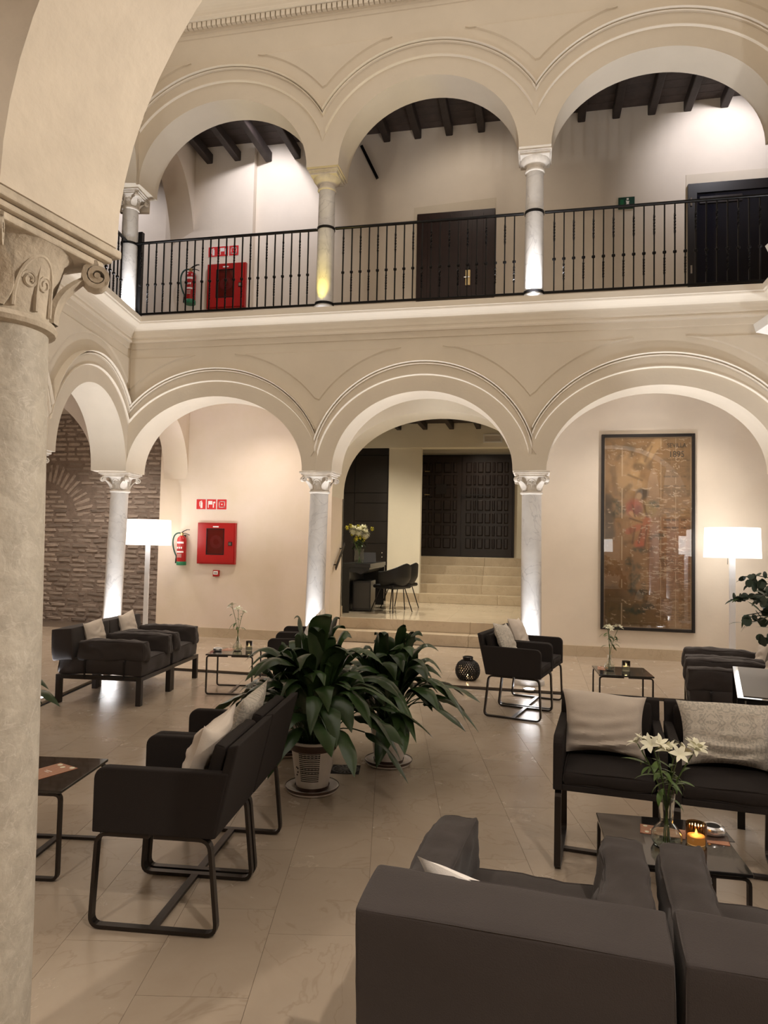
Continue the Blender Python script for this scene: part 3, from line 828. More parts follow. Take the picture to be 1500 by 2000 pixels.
wbox('baseboard_hall_pier', -3.14, -2.41, 14.93, 14.95, ZL, ZL + .19, 'step_stone', 'stone baseboard of the pier beside the stairs')
wbox('wall_stair_left', -3.3, -3.13, 15.12, 17.0, ZL, 4.6, 'plaster_cream', 'left wall of the stairwell behind the pier')
wbox('wall_hall_back', -3.13, 1.4, 16.75, 17.0, 1.3, 4.6, 'plaster_cream', 'cream wall around the entrance doors')
wbox('wall_hall_lintel', -4.6, 1.4, 14.92, 15.2, 3.70, 4.6, 'plaster_cream', 'plaster lintel above the stairs')
wbox('wall_hall_left', -4.7, -4.4, 11.45, 15.2, 0, 4.6, 'plaster_cream', 'left wall of the reception hall')
wbox('wall_hall_right', 0.95, 1.3, 11.45, 17.0, 0, 4.6, 'plaster_cream', 'right wall of the reception hall')
wbox('wall_hall_front_left', -4.6, OL, 11.40, 11.46, 0, 4.6, 'plaster_cream', 'inner face of the passage wall, left')
wbox('wall_hall_front_top', -4.6, 1.4, 11.46, 11.52, 3.72, 4.6, 'plaster_cream', 'inner face above the passage arch')
wbox('ceiling_hall', -4.7, 1.4, 11.45, 17.0, 4.22, 4.39, 'beam_wood', 'dark timber ceiling of the reception hall')
hallc = bpy.data.objects['ceiling_hall']
for k in range(9):
    mb = MB(); mb.box(-0.05, 0.05, 11.55, 14.9, -0.14, 0); obj('ceiling_beam', mb.mesh('ceiling_beam', bevel=0.008, seg=1), 'beam_wood', hallc, (-4.05 + 0.57 * k, 0, 4.22))
# corner column shaded room end: brick end wall of the left gallery
YB = 11.8
wb = wbox('wall_brick', -9.3, -6.17, YB, YB + .3, 0, 3.97, 'mortar', 'old exposed brick end wall of the left gallery')
random.seed(11)
bc = (-9.14, 2.0)   # centre of the blocked relieving arch in the masonry
bricks = []
def brick_mesh(seed):
    rb = rounded(1.0, 1.0, 1.0, 0.16, (3, 2, 3), 0, 0.10, seed, 1.7); return rb.mesh('brick')
bmeshes = [brick_mesh(i) for i in range(7)]
z = 0.06; row = 0
while z < 3.9:
    hgt = random.uniform(0.046, 0.062)
    x = -9.25 - random.uniform(0, .2)
    while x < -6.2:
        ln = random.choice([0.16, 0.24, 0.27, 0.30, 0.34]) * random.uniform(.9, 1.1)
        if x + ln > -6.19: ln = -6.19 - x
        if ln > .05:
            mx_, mz_ = x + ln / 2, z + hgt / 2
            rr = math.hypot(mx_ - bc[0], mz_ - bc[1])
            if not (0.56 < rr < 1.06 and mz_ > bc[1] - 0.02):
                bricks.append((mx_, mz_ + random.uniform(-.008, .008), ln, hgt, random.uniform(-.035, .035)))
        x += ln + random.uniform(0.018, 0.035)
    z += hgt + random.uniform(0.028, 0.042); row += 1
for k in range(22):
    a = PI * (k + .5) / 22
    if math.cos(a) < -.2: continue
    rm = 0.81 + random.uniform(-.03, .03)
    bricks.append((bc[0] + rm * math.cos(a), bc[1] + rm * math.sin(a), random.uniform(.34, .40), random.uniform(.052, .068), a))
vis = sorted(range(len(bricks)), key=lambda i: 0 if (bricks[i][0] > -8.95 and bricks[i][1] < 3.9) else 1)
single = set(vis[:298])
rest = MB()
for i, (bx_, bz_, ln, hg, an) in enumerate(bricks):
    me = bmeshes[i % 7]
    pr = random.uniform(0.006, 0.026)
    if i in single:
        o = obj('brick', me, 'brick', wb, (bx_, YB - pr + 0.05, bz_), (0, -an, 0)); o.scale = (ln, 0.10, hg)
    else:
        mt = Matrix.Translation((bx_, YB - pr + 0.05, bz_)) @ Matrix.Rotation(-an, 4, 'Y') @ Matrix.Diagonal((ln, 0.10, hg, 1))
        rest.add([mt @ v.co for v in me.vertices], [tuple(p.vertices) for p in me.polygons], True)
if rest.v:
    ro = rest.build('brick_courses', 'brick', wb); ro['kind'] = 'stuff'

# ------------------------------------------------------------------ columns
def volute(parent, cx, cy, cz, ang, r, depth, m):
    """scroll under an abacus corner: a short spiral roll with an eye"""
    mb = MB(); pts = []
    for k in range(22):
        t = k / 21; a = t * 3.4 * PI; rr = r * (1 - 0.72 * t)
        pts.append((rr * math.cos(a + PI / 2), 0, rr * math.sin(a + PI / 2)))
    mb.ribbon(pts, (0, 1, 0), depth, r * 0.34)
    mb.lathe([(r * 0.22, -depth * .55), (r * 0.22, depth * .55)], 10)
    n0 = len(mb.v) - 20
    for i in range(n0, len(mb.v)):
        x, y, z = mb.v[i]; mb.v[i] = (x, z, y)
    mb.xf(Matrix.Rotation(ang, 4, 'Z'))
    return mb.build('volute', m, parent, loc=(cx, cy, cz))

def column(label, loc, rz, z0, ztop, r0, r1, kind, stone='marble', cap='capital_stone', ab=0.20, caph=0.25, bands=(), lean=(0, 0), group=None, base=True):
    t = thing('column', label, 'column', (loc[0], loc[1], z0), rz, group)
    H = ztop - z0; zs = H - caph
    zb = 0.0
    if base:
        mb = MB(); mb.lathe([(r0 * 1.42, 0), (r0 * 1.46, .02), (r0 * 1.42, .05), (r0 * 1.2, .06), (r0 * 1.16, .08), (r0 * 1.28, .095), (r0 * 1.26, .115), (r0 * 1.03, .125)], 32)
        mb.build('base', stone, t); zb = 0.125
    mb = MB(); n = 14; pr = []
    for k in range(n + 1):
        q = k / n; pr.append((r0 + (r1 - r0) * q ** 1.5, zb + (zs - zb) * q))
    mb.lathe(pr, 40)
    for i, (x, y, z) in enumerate(mb.v):
        f = 1 - z / H; mb.v[i] = (x + lean[0] * f, y + lean[1] * f, z)
    mb.build('shaft', stone, t)
    a = ab
    if kind == 'corinthian':
        MB().lathe([(r1 * 1.0, zs - .012), (r1 * 1.13, zs - .006), (r1 * 1.17, zs + .006), (r1 * 1.12, zs + .02), (r1 * 1.0, zs + .024)], 32).build('astragal', cap, t)
        bt = H - 0.065
        MB().lathe([(r1 * 1.01, zs + .02), (r1 * 1.03, zs + .07), (r1 * 1.09, zs + .12), (r1 * 1.25, bt - .02), (r1 * 1.42, bt)], 32).build('bell', cap, t)
        mb = MB()
        lay_ = [(a - .035, bt, bt + .022), (a - .018, bt + .022, bt + .040), (a, bt + .040, H)]
        for (w_, za, zb_) in lay_: mb.box(-w_, w_, -w_, w_, za, zb_)
        mb.build('abacus', cap, t, bevel=0.005, seg=2)
        rv = 0.035 * a / 0.2
        for q in range(4):
            an = PI / 4 + q * PI / 2; R = a * 1.12
            volute(t, R * math.cos(an), R * math.sin(an), bt - rv * 0.75, an, rv, 0.05 * a / .2, cap)
            # acanthus leaf below the scroll
            mb = MB(); vs = []; fs = []; nn = 8
            for k in range(nn + 1):
                u_ = k / nn; zz = zs + .03 + (bt - rv - zs - .03) * u_
                rr = r1 * 1.05 + (R * 0.88 - r1 * 1.05) * u_ ** 2.2
                wd = 0.045 * a / .2 * math.sin(PI * (0.18 + 0.7 * u_))
                for s_ in (-1, 0, 1):
                    vs.append((rr + (0.012 if s_ == 0 else 0) + 0.004, s_ * wd, zz))
            for k in range(nn):
                for s_ in range(2):
                    i = k * 3 + s_; fs.append((i, i + 1, i + 4, i + 3))
            vs2 = [(x - .016, y, z_) for x, y, z_ in vs]; m_ = len(vs)
            mb.add(vs + vs2, fs + [tuple(m_ + i for i in reversed(f)) for f in fs] + [(k * 3, k * 3 + 3, m_ + k * 3 + 3, m_ + k * 3) for k in range(nn)] + [(k * 3 + 2, m_ + k * 3 + 2, m_ + k * 3 + 5, k * 3 + 5) for k in range(nn)], True)
            mb.xf(Matrix.Rotation(an, 4, 'Z')); mb.build('acanthus_leaf', cap, t)
            # carved tongue with two curls in the middle of each face
            an2 = q * PI / 2; k_ = a / .2; zc_ = zs + .035; hh_ = (bt - zs) * .80
            def on(u_, v_):
                w__ = (v_ - zs) / (bt - zs); rr = r1 * (1.02 + .05 * w__ + .33 * max(0, w__ - .35) ** 1.6) + .003
                g = an2 + u_ / rr; return (rr * math.cos(g), rr * math.sin(g), v_)
            mb = MB(); pts = [on(-.055 * k_ * math.cos(b_) if True else 0, zc_ + (hh_ * .86) * max(0, math.sin(b_)) ** .8) for b_ in [PI * m_ / 16 for m_ in range(17)]]
            mb.tube(pts, .0055 * k_, 6); mb.build('carved_tongue', cap, t)
            for sg in (-1, 1):
                pts = []
                for m_ in range(20):
                    b_ = m_ / 19; aa = b_ * 3.2 * PI; rr2 = .021 * k_ * (1 - .7 * b_)
                    pts.append(on(sg * (.022 * k_ + rr2 * math.cos(aa)), zc_ + hh_ * .46 + rr2 * math.sin(aa)))
                mb = MB(); mb.tube(pts, .004 * k_, 5); mb.build('carved_curl', cap, t)
            pts = [on(0, zc_ + hh_ * .80 * m_ / 6) for m_ in range(7)]
            mb = MB(); mb.tube(pts, .005 * k_, 6, radii=[.007 * k_ * (1 - .6 * m_ / 6) for m_ in range(7)]); mb.build('carved_stem', cap, t)
    else:
        MB().lathe([(r1 * 1.0, zs - .02), (r1 * 1.16, zs - .014), (r1 * 1.2, zs), (r1 * 1.16, zs + .014), (r1 * 1.0, zs + .02)], 32).build('astragal', cap, t)
        MB().lathe([(r1 * 1.0, zs + .015), (r1 * 1.0, zs + .06)], 32).build('neck', cap, t)
        MB().lathe([(r1 * 1.02, zs + .055), (r1 * 1.12, zs + .065), (r1 * 1.35, zs + .085), (a * .92, zs + .12), (a * .93, zs + .13)], 32).build('echinus', cap, t)
        mb = MB(); z_ = zs + .13; h_ = H - z_
        for (w_, za, zb_) in ((a * .93, z_, z_ + h_ * .42), (a * .97, z_ + h_ * .42, z_ + h_ * .62), (a * 1.04, z_ + h_ * .62, H)): mb.box(-w_, w_, -w_, w_, za, zb_)
        mb.build('abacus', cap, t, bevel=0.004, seg=1)
    for (zb2, h2) in bands:
        rr = r0 + (r1 - r0) * ((zb2 - zb) / max(.1, zs - zb)) ** 1.5
        mb = MB(); mb.lathe([(rr * 1.0, zb2 - h2 / 2), (rr * 1.09, zb2 - h2 / 2), (rr * 1.09, zb2 + h2 / 2), (rr * 1.0, zb2 + h2 / 2)], 32, smooth=False, cap=False)
        mb.build('iron_collar', 'black_iron', t)
    return t

YA = 8.375
lr = math.atan2(-LD.x, LD.y) + PI   # rotation of left-wing fittings
lrot = math.atan2(LD.y, LD.x) + PI / 2
lab_lo = ['marble column at the inner corner beside the brick wall', 'marble column left of the passage to the stairs', 'marble column between the stairs and the framed poster', 'marble column right of the framed poster, mostly out of view']
lean_lo = [(-0.06, 0), (-0.035, 0), (0.015, 0), (0, 0)]
for i, x in enumerate(COLX):
    column(lab_lo[i], (x if i else -5.385, YA), 0 if i else lrot * .5, 0.03, 2.475, 0.118, 0.112, 'corinthian', lean=lean_lo[i], ab=0.205)
lab_up = ['upper column at the inner corner of the balcony', 'upper column with yellow light at its foot', 'upper column with white light between the two doors', 'upper column at the right end of the balcony, out of view']
for i, x in enumerate(COLX):
    column(lab_up[i], (x if i else -5.385, YA), 0 if i else lrot * .5, 4.44, 6.26, 0.112, 0.100, 'corinthian' if i == 0 else 'doric', ab=0.185, caph=0.20 if i else .23,
           bands=((1.12, 0.03), (0.155, 0.03)))
for i, s in enumerate((2.09, 4.33)):
    c = Pl(s, -0.22, 0)
    column(['left wing column next to the corner', 'left wing column nearer the foreground'][i], (c.x, c.y), lrot, 0.03, 2.475, 0.118, 0.112, 'corinthian', ab=0.195)
    column(['upper left wing column next to the corner', 'upper left wing column nearer the foreground'][i], (c.x, c.y), lrot, 4.44, 6.26, 0.112, 0.10, 'doric', ab=0.185, caph=.20, bands=((1.12, .03), (.155, .03)))
    c = Pr(s, -0.22, 0)
    column(['right wing column next to the back corner', 'right wing column nearer the viewer'][i], (c.x, c.y), 0, 0.03, 2.475, 0.118, 0.112, 'corinthian', ab=0.195)
fr = math.atan2(FD.y, FD.x)
nc = Pf(-0.235, -0.205, 0)
column('large weathered column in the immediate left foreground', (nc.x, nc.y), fr, 0.0, 2.475, 0.172, 0.138, 'corinthian', stone='old_column', cap='capital_old', ab=0.232, caph=0.285, lean=(-0.012, 0))
nc2 = Pf(3.735, -0.205, 0)
column('weathered column at the right foot of the foreground arch', (nc2.x, nc2.y), fr, 0.0, 2.475, 0.165, 0.138, 'corinthian', stone='old_column', cap='capital_old', ab=0.232, caph=0.285)

# ------------------------------------------------------------------ balcony railings
def baluster_mesh(mode):
    """square bar 13 mm, 0.93 high; mode 0 = twisted low, 1 = twisted high"""
    mb = MB(); h = 0.93; n = 40; vs = []; fs = []; w_ = 0.0075
    lo, hi = ((0.12, 0.32), (0.60, 0.82))[mode]
    for k in range(n + 1):
        z = h * k / n; t = max(0, min(1, (z - lo) / (hi - lo))); a = t * 3 * PI
        sw = w_ * (1.25 if 0 < t < 1 else 1.0)
        for c in range(4):
            g = a + PI / 4 + c * PI / 2; vs.append((sw * 1.414 * math.cos(g), sw * 1.414 * math.sin(g), z))
    for k in range(n):
        for c in range(4):
            d = (c + 1) % 4; fs.append((k * 4 + c, k * 4 + d, k * 4 + 4 + d, k * 4 + 4 + c))
    mb.add(vs, fs); return mb.mesh('baluster')
bal = [baluster_mesh(0), baluster_mesh(1)]
mbk = MB(); mbk.lathe([(0.008, -.018), (0.019, -.012), (0.021, 0), (0.019, .012), (0.008, .018)], 10); knob_me = mbk.mesh('baluster_knob')
def railing(label, a, b, z0, sp=0.1095):
    a = Vector((a[0], a[1], 0)); b = Vector((b[0], b[1], 0)); L_ = (b - a).length; d = (b - a).normalized(); ang = math.atan2(d.y, d.x)
    t = thing('balcony_railing', label, 'railing', (a.x, a.y, z0), ang, 'balcony railings')
    mb = MB(); mb.box(0, L_, -.02, .02, 1.115, 1.14); mb.build('top_rail', 'black_iron', t, bevel=0.004, seg=1)
    mb = MB(); mb.box(0, L_, -.018, .018, 0.150, 0.172); mb.build('bottom_rail', 'black_iron', t, bevel=0.003, seg=1)
    n = max(1, round(L_ / sp)); 
    for k in range(1, n):
        x = L_ * k / n
        o = obj('baluster', bal[k % 2], 'black_iron', t, (x, 0, 0.18))
        obj('baluster_knob', knob_me, 'black_iron', o, (0, 0, 0.375 + (0.0 if k % 2 else 0.0)))
        o.scale = (1, 1, 1.0)
    return t
railing('iron balcony railing left of the yellow-lit column', (COLX[0] + .09, YA), (COLX[1] - .12, YA), 4.44)
railing('iron balcony railing in front of the wooden door', (COLX[1] + .12, YA), (COLX[2] - .12, YA), 4.44)
railing('iron balcony railing in front of the dark glass door', (COLX[2] + .12, YA), (COLX[3] - .12, YA), 4.44)
c0 = Pl(0.0, -.22, 0); c1 = Pl(2.09, -.22, 0); c2 = Pl(4.33, -.22, 0)
railing('iron balcony railing of the left wing', (c1.x - LD.x * .12, c1.y - LD.y * .12), (-5.385 + LD.x * .12, YA + LD.y * .12), 4.44)
railing('iron balcony railing of the left wing nearer the foreground', (c2.x - LD.x * .12, c2.y - LD.y * .12), (c1.x + LD.x * .12, c1.y + LD.y * .12), 4.44)
mb = MB(); mb.box(-.03, .03, -.03, .03, 0, 1.32)
tag(mb.build('railing_post', 'black_iron', loc=(-5.27, 8.47, 4.44)), 'thick black iron post beside the upper corner column', 'post')

# ------------------------------------------------------------------ doors
# entrance: two leaves with small recessed panels
DX0, DX1, DY, DZ0, DZ1 = -2.82, -0.535, 16.72, 1.35, 3.74
d1 = thing('door_1', 'dark panelled double entrance doors at the top of the stairs', 'door'); d1['kind'] = 'structure'
mb = MB(); mb.box(DX0 - .05, DX1 + .05, DY - .03, DY + .06, DZ0, DZ1 + .03); mb.build('door_frame', 'door_wood', d1)
midx = -1.72
small = None
for (x0, x1, cols) in ((DX0, midx - .015, 5), (midx + .015, DX1, 7)):
    mb = MB(); mb.box(x0, x1, DY - .06, DY - .028, DZ0 + .01, DZ1)
    leaf = mb.build('door_leaf', 'door_wood', d1)
    nr = 7; ph = (DZ1 - DZ0 - .30) / nr
    ws = [1.0, .62, 1.0, 1.0, .62, 1.0, .8][:cols]; tot = sum(ws); x = x0 + .07
    for c in range(cols):
        pw = (x1 - x0 - .14) * ws[c] / tot
        for r_ in range(nr):
            zb = DZ0 + .17 + r_ * ph
            mb = MB(); e = .022
            lo = [(x + .02, DY - .058, zb + .025), (x + pw - .02, DY - .058, zb + .025), (x + pw - .02, DY - .058, zb + ph - .025), (x + .02, DY - .058, zb + ph - .025)]
            hi = [(p[0] + (e if q in (0, 3) else -e), DY - .085, p[2] + (e if q < 2 else -e)) for q, p in enumerate(lo)]
            mb.add(lo + hi, [(4, 5, 6, 7), (0, 1, 5, 4), (1, 2, 6, 5), (2, 3, 7, 6), (3, 0, 4, 7)])
            mb.build('door_panel', 'door_wood', leaf)
        x += pw
mb = MB(); mb.box(-1.72, -0.98, DY - .105, DY - .085, 2.80, 2.825); mb.box(-1.36, -1.34, DY - .1, DY - .085, 2.40, 2.80)
mb.build('door_bolt', 'black_metal', d1)
mb = MB(); mb.box(-2.33, -2.08, DY - .11, DY - .08, 2.83, 3.06); mb.build('door_hatch', 'door_dark', d1, bevel=.004)
for z_ in (2.80, 3.36):
    mb = MB(); mb.box(-2.60, -2.48, DY - .1, DY - .085, z_, z_ + .02); mb.build('door_hinge', 'brass', d1)
# closet panels left of the pier
d2 = thing('door_2', 'tall dark brown panelled closet door behind the desk', 'door'); d2['kind'] = 'structure'
mb = MB(); mb.box(-4.38, -3.13, 14.97, 15.02, ZL, 3.74); mb.build('door_frame', 'door_dark', d2)
zcuts = [ZL, .92, 1.13, 1.62, 2.10, 2.50, 2.72, 3.55, 3.74]
for k in range(len(zcuts) - 1):
    mb = MB(); mb.box(-3.88, -3.15, 14.945, 14.97, zcuts[k] + .006, zcuts[k + 1] - .006); mb.build('door_board', 'door_dark', d2, bevel=.003, seg=1)
for (a_, b_) in ((ZL, 2.72), (2.72, 3.74)):
    mb = MB(); mb.box(-4.38, -3.89, 14.945, 14.97, a_ + .006, b_ - .006); mb.build('door_board', 'door_dark', d2, bevel=.003, seg=1)
for z_ in (1.33, 1.42):
    mb = MB(); mb.lathe([(.018, 0), (.018, .02), (.012, .03)], 12); mb.xf(Matrix.Rotation(PI / 2, 4, 'X')); mb.build('door_knob', 'chrome', d2, loc=(-3.24, 14.945, z_))
# upper wooden door in a splayed niche
def upper_door(name, label, x0, x1, zt, ynear, m, glass=False):
    t = thing(name, label, 'door'); t['kind'] = 'structure'
    mb = MB(); mb.box(x0 - .004, x1 + .004, YW - .012, YW + .02, 4.44, zt); mb.build('niche_back', 'door_dark', t)
    return t
d3 = thing('door_3', 'dark reddish wooden door with brass lock on the upper gallery', 'door'); d3['kind'] = 'structure'
x0, x1, zt = -1.93, -0.645, 6.93
mb = MB(); mb.prism([(x0, 4.44), (x1, 4.44), (x1, zt + .06), (x0, zt)], YW - .006, YW + .01); mb.build('niche', 'plaster', d3)
nb = (x0 + .06, x1 - .01)
mb = MB(); mb.box(nb[0], nb[1], YW - .03, YW - .004, 4.44, zt - .12); mb.build('door_leaf', 'upper_door', d3)
for k in range(7):
    wd = (nb[1] - nb[0]) / 7
    mb = MB(); mb.box(nb[0] + k * wd + .004, nb[0] + (k + 1) * wd - .004, YW - .04, YW - .03, 4.46, zt - .16); mb.build('door_plank', 'upper_door', d3)
mb = MB(); mb.box(-1.10, -1.02, YW - .055, YW - .04, 5.62, 5.86); lk = mb.build('lock_plate', 'brass', d3, bevel=.006)
mb = MB(); mb.box(-1.12, -1.03, YW - .08, YW - .055, 5.73, 5.75); mb.build('lever_handle', 'chrome', lk, bevel=.004)
mb = MB(); mb.box(-1.09, -1.03, YW - .06, YW - .04, 5.87, 5.94); mb.build('card_reader', 'black_metal', d3, bevel=.004)
# upper dark glass door in a niche
d4 = thing('door_4', 'wide dark glazed door at the right of the upper gallery', 'door'); d4['kind'] = 'structure'
x0, x1, zt = 2.10, 3.9, 7.09
mb = MB(); mb.box(x0, x1, YW - .006, YW + .01, 4.44, zt); mb.build('niche', 'plaster', d4)
mb = MB(); mb.box(x0 + .02, x0 + .14, YW - .05, YW - .004, 4.44, zt - .16); mb.build('door_post', 'door_dark', d4)
mb = MB(); mb.box(x0 + .14, x1, YW - .05, YW - .004, zt - .30, zt - .16); mb.build('door_head', 'door_dark', d4)
mb = MB(); mb.box(x0 + .14, x1, YW - .03, YW - .01, 4.44, zt - .30); mb.build('door_pane', 'dark_glass', d4)
mb = MB(); mb.box(x0 + .18, x0 + .75, YW - .045, YW - .03, zt - .46, zt - .36); mb.build('transom_strip', 'door_wood', d4)
for z_ in (5.6, 6.6):
    mb = MB(); mb.box(x0 + .05, x0 + .075, YW - .06, YW - .05, z_, z_ + .12); mb.build('door_hinge', 'chrome', d4)

# ------------------------------------------------------------------ lamps that the place has, and added floodlights
def uplight(label, x, y, z, energy, color, tgt, spot=50, size=0.04, r=0.075):
    t = thing('floor_uplight', label, 'uplight', (x, y, z))
    MB().lathe([(r, -.01), (r, .004), (r * .85, .006), (r * .82, .0)], 24).build('uplight_ring', 'chrome', t)
    MB().lathe([(r * .8, -.004), (r * .8, .002)], 24).build('uplight_lens', 'uplight_lens', t)
    light('uplight_beam', 'SPOT', (0, 0, .015), energy, color, None, size, spot, 0.5, parent=t).rotation_euler = (Vector(tgt) - Vector((x, y, z))).to_track_quat('-Z', 'Y').to_euler()
    return t
CW = (0.93, 0.95, 1.0)
WW = (1.0, 0.84, 0.66)
nm = ['inner corner column', 'column left of the passage', 'column right of the stairs', 'column right of the poster']
for i, x in enumerate(COLX):
    xx = x if i else -5.30
    uplight('round floor uplight at the foot of the ' + nm[i], xx + (0.0 if i else .06), YA - .29, 0.031, UPL, CW, (xx + (0 if i else .02), YA - .11, 2.2), 130)
    lx_ = xx
    uplight('small balcony uplight at the foot of the ' + ['upper corner column', 'upper yellow-lit column', 'upper column between the doors', 'upper column at the right end'][i],
            xx + (0.08 if i == 0 else 0), YA - .24, 4.452, UPU * (1.0 if i != 1 else .42), (1.0, 0.78, 0.12) if i == 1 else CW, (xx + (.02 if i == 0 else 0), YA - .09, 6.0), 110 if i != 1 else 62, r=.05)
for i, s in enumerate((2.09, 4.33)):
    c = Pl(s, 0.02, 0); q = Pl(s, -.09, 0)
    uplight(['round floor uplight at the second left wing column', 'round floor uplight at the third left wing column'][i], c.x, c.y, 0.031, UPL * .35, CW, (q.x, q.y, 2.2), 130)
    c = Pr(s, 0.02, 0); q = Pr(s, -.09, 0)
    uplight(['round floor uplight at the second right wing column', 'round floor uplight at the third right wing column'][i], c.x, c.y, 0.031, UPL, CW, (q.x, q.y, 2.2), 130)

def downlight(label, x, y, z, energy, color, spot=130, tgt=None):
    t = thing('ceiling_downlight', label, 'ceiling light', (x, y, z))
    MB().lathe([(.075, 0), (.075, -.03), (.06, -.034), (.058, -.02)], 24).build('downlight_ring', 'fixture_white', t)
    MB().lathe([(.056, -.024), (.056, -.02)], 24).build('downlight_lens', 'downlight_lens', t)
    o = light('downlight_beam', 'SPOT', (0, 0, -.04), energy, color, None, 0.05, spot, 0.8, parent=t)
    if tgt: o.rotation_euler = (Vector(tgt) - Vector((x, y, z))).to_track_quat('-Z', 'Y').to_euler()
    return t
NW = (1.0, 0.88, 0.76)
downlight('ceiling downlight above the framed poster', 1.62, 9.75, 3.97, DNL, NW)
downlight('ceiling downlight above the gallery before the passage', -1.3, 9.7, 3.97, DNL * .5, NW)
downlight('ceiling downlight above the fire equipment', -4.1, 9.7, 3.97, DNL * .95, NW)
downlight('ceiling downlight in the left gallery before the bricks', -7.4, 10.3, 3.97, DNL * 1.6, NW)
downlight('ceiling downlight in the left gallery', -6.9, 6.6, 3.97, DNL * .7, NW)
downlight('ceiling downlight in the right gallery', 4.0, 6.0, 3.97, DNL * .8, NW)
downlight('ceiling downlight in the front gallery, left', -2.0, 0.2, 4.0, DNL * 1.0, NW)
downlight('ceiling downlight in the front gallery, right', 1.3, 0.1, 4.0, DNL * 2.6, NW)
HW = (1.0, 0.90, 0.72)
downlight('hall ceiling downlight over the desk', -3.4, 13.3, 4.21, HALL, HW)
downlight('hall ceiling downlight over the landing', -1.3, 13.0, 4.21, HALL * 1.2, HW)
downlight('hall ceiling downlight over the stairs', -1.3, 15.9, 4.21, HALL * .30, HW)
# spot fittings under the upper ceiling
PW = (0.96, 0.93, 1.0)
def spot_fit(label, x, y, z, energy, color, tgt, spot=75):
    t = thing('ceiling_spotlight', label, 'spotlight', (x, y, z))
    MB().lathe([(.03, 0), (.03, -.012)], 16).build('spotlight_plate', 'black_metal', t)
    MB().tube([(0, 0, -.01), (0, 0, -.07)], .008).build('spotlight_stem', 'black_metal', t)
    d = (Vector(tgt) - Vector((x, y, z))).normalized(); rot = d.to_track_quat('-Z', 'Y')
    mb = MB(); mb.lathe([(.03, .05), (.042, .03), (.045, -.06), (.040, -.06), (.036, .0)], 16, cap=False); mb.build('spotlight_head', 'black_metal', t, loc=(0, 0, -.10), rot=rot.to_euler())
    o = light('spotlight_beam', 'SPOT', tuple(Vector((0, 0, -.10)) + d * .07), energy, color, None, .03, spot, .7, parent=t); o.rotation_euler = rot.to_euler()
spot_fit('black ceiling spotlight aimed at the upper corner wall', -4.0, 9.3, 8.14, UPS, PW, (-4.35, 10.7, 7.15), 90)
spot_fit('black ceiling spotlight aimed above the glazed door', 2.75, 9.5, 8.14, UPS * .75, PW, (2.55, 10.75, 7.5), 85)
spot_fit('black ceiling spotlight in the upper left gallery', -7.6, 9.6, 8.26, UPS * .9, PW, (-7.3, 10.9, 6.2), 110)
spot_fit('black ceiling spotlight above the wooden door', -1.0, 9.2, 8.14, UPS * .32, NW, (-1.0, 10.7, 6.0), 120)

def floor_lamp(label, x, y):
    t = thing('floor_lamp', label, 'lamp', (x, y, 0.03))
    MB().lathe([(.20, 0), (.20, .012), (.19, .018), (.03, .022)], 40).build('lamp_base', 'lamp_white', t)
    mb = MB(); mb.box(-.038, .038, -.014, .014, .018, 1.50); mb.build('lamp_pole', 'lamp_white', t, bevel=.004)
    r0, r1 = .35, .337
    mb = MB(); mb.lathe([(r0, 1.487), (r1, 1.885)], 64, cap=False); mb.build('lamp_shade', 'shade', t)
    mb = MB(); mb.lathe([(.01, 1.875), (r1 - .002, 1.875)], 64, cap=False); mb.build('shade_top_diffuser', 'shade', t)
    mb = MB(); mb.lathe([(.01, 1.50), (r0 - .003, 1.50)], 64, cap=False); mb.build('shade_bottom_diffuser', 'shade', t)
    MB().tube([(-.06, -.02, 1.49), (-.062, -.02, 1.40)], .003, 6).build('pull_cord', 'black_metal', t)
    return t
floor_lamp('tall white floor lamp by the brick wall', -6.0, 10.15)
floor_lamp('tall white floor lamp right of the framed poster', 2.56, 10.15)
floor_lamp('tall white floor lamp in the right gallery, out of view', 3.25, 4.85)
floor_lamp('tall white floor lamp behind the viewer', 2.1, -2.4)

# white wall-mounted floodlights at the right edge
def flood(label, loc, rot, sx, sy, sz):
    t = thing('floodlight', label, 'floodlight', loc)
    t.rotation_euler = rot
    mb = MB(); mb.box(-sx / 2, sx / 2, -sy / 2, sy / 2, -sz / 2, sz / 2); mb.build('floodlight_housing', 'fixture_white', t, bevel=.006)
    mb = MB(); mb.box(-sx / 2 + .02, sx / 2 - .02, -sy / 2 - .003, -sy / 2 + .001, -sz / 2 + .02, sz / 2 - .02); mb.build('floodlight_glass', 'dark_glass', t)
    MB().tube([(sx / 2 - .01, 0, 0), (sx / 2 + .16, 0, 0)], .014).build('floodlight_arm', 'fixture_white', t)
    return t
flood('white floodlight box below the balcony at the right edge', (2.33, 7.70, 3.90), (math.radians(-18), 0, math.radians(35)), .30, .20, .10)
flood('white floodlight box beside the balcony railing at the right edge', (2.46, 7.85, 4.72), (math.radians(-25), 0, math.radians(35)), .22, .14, .22)

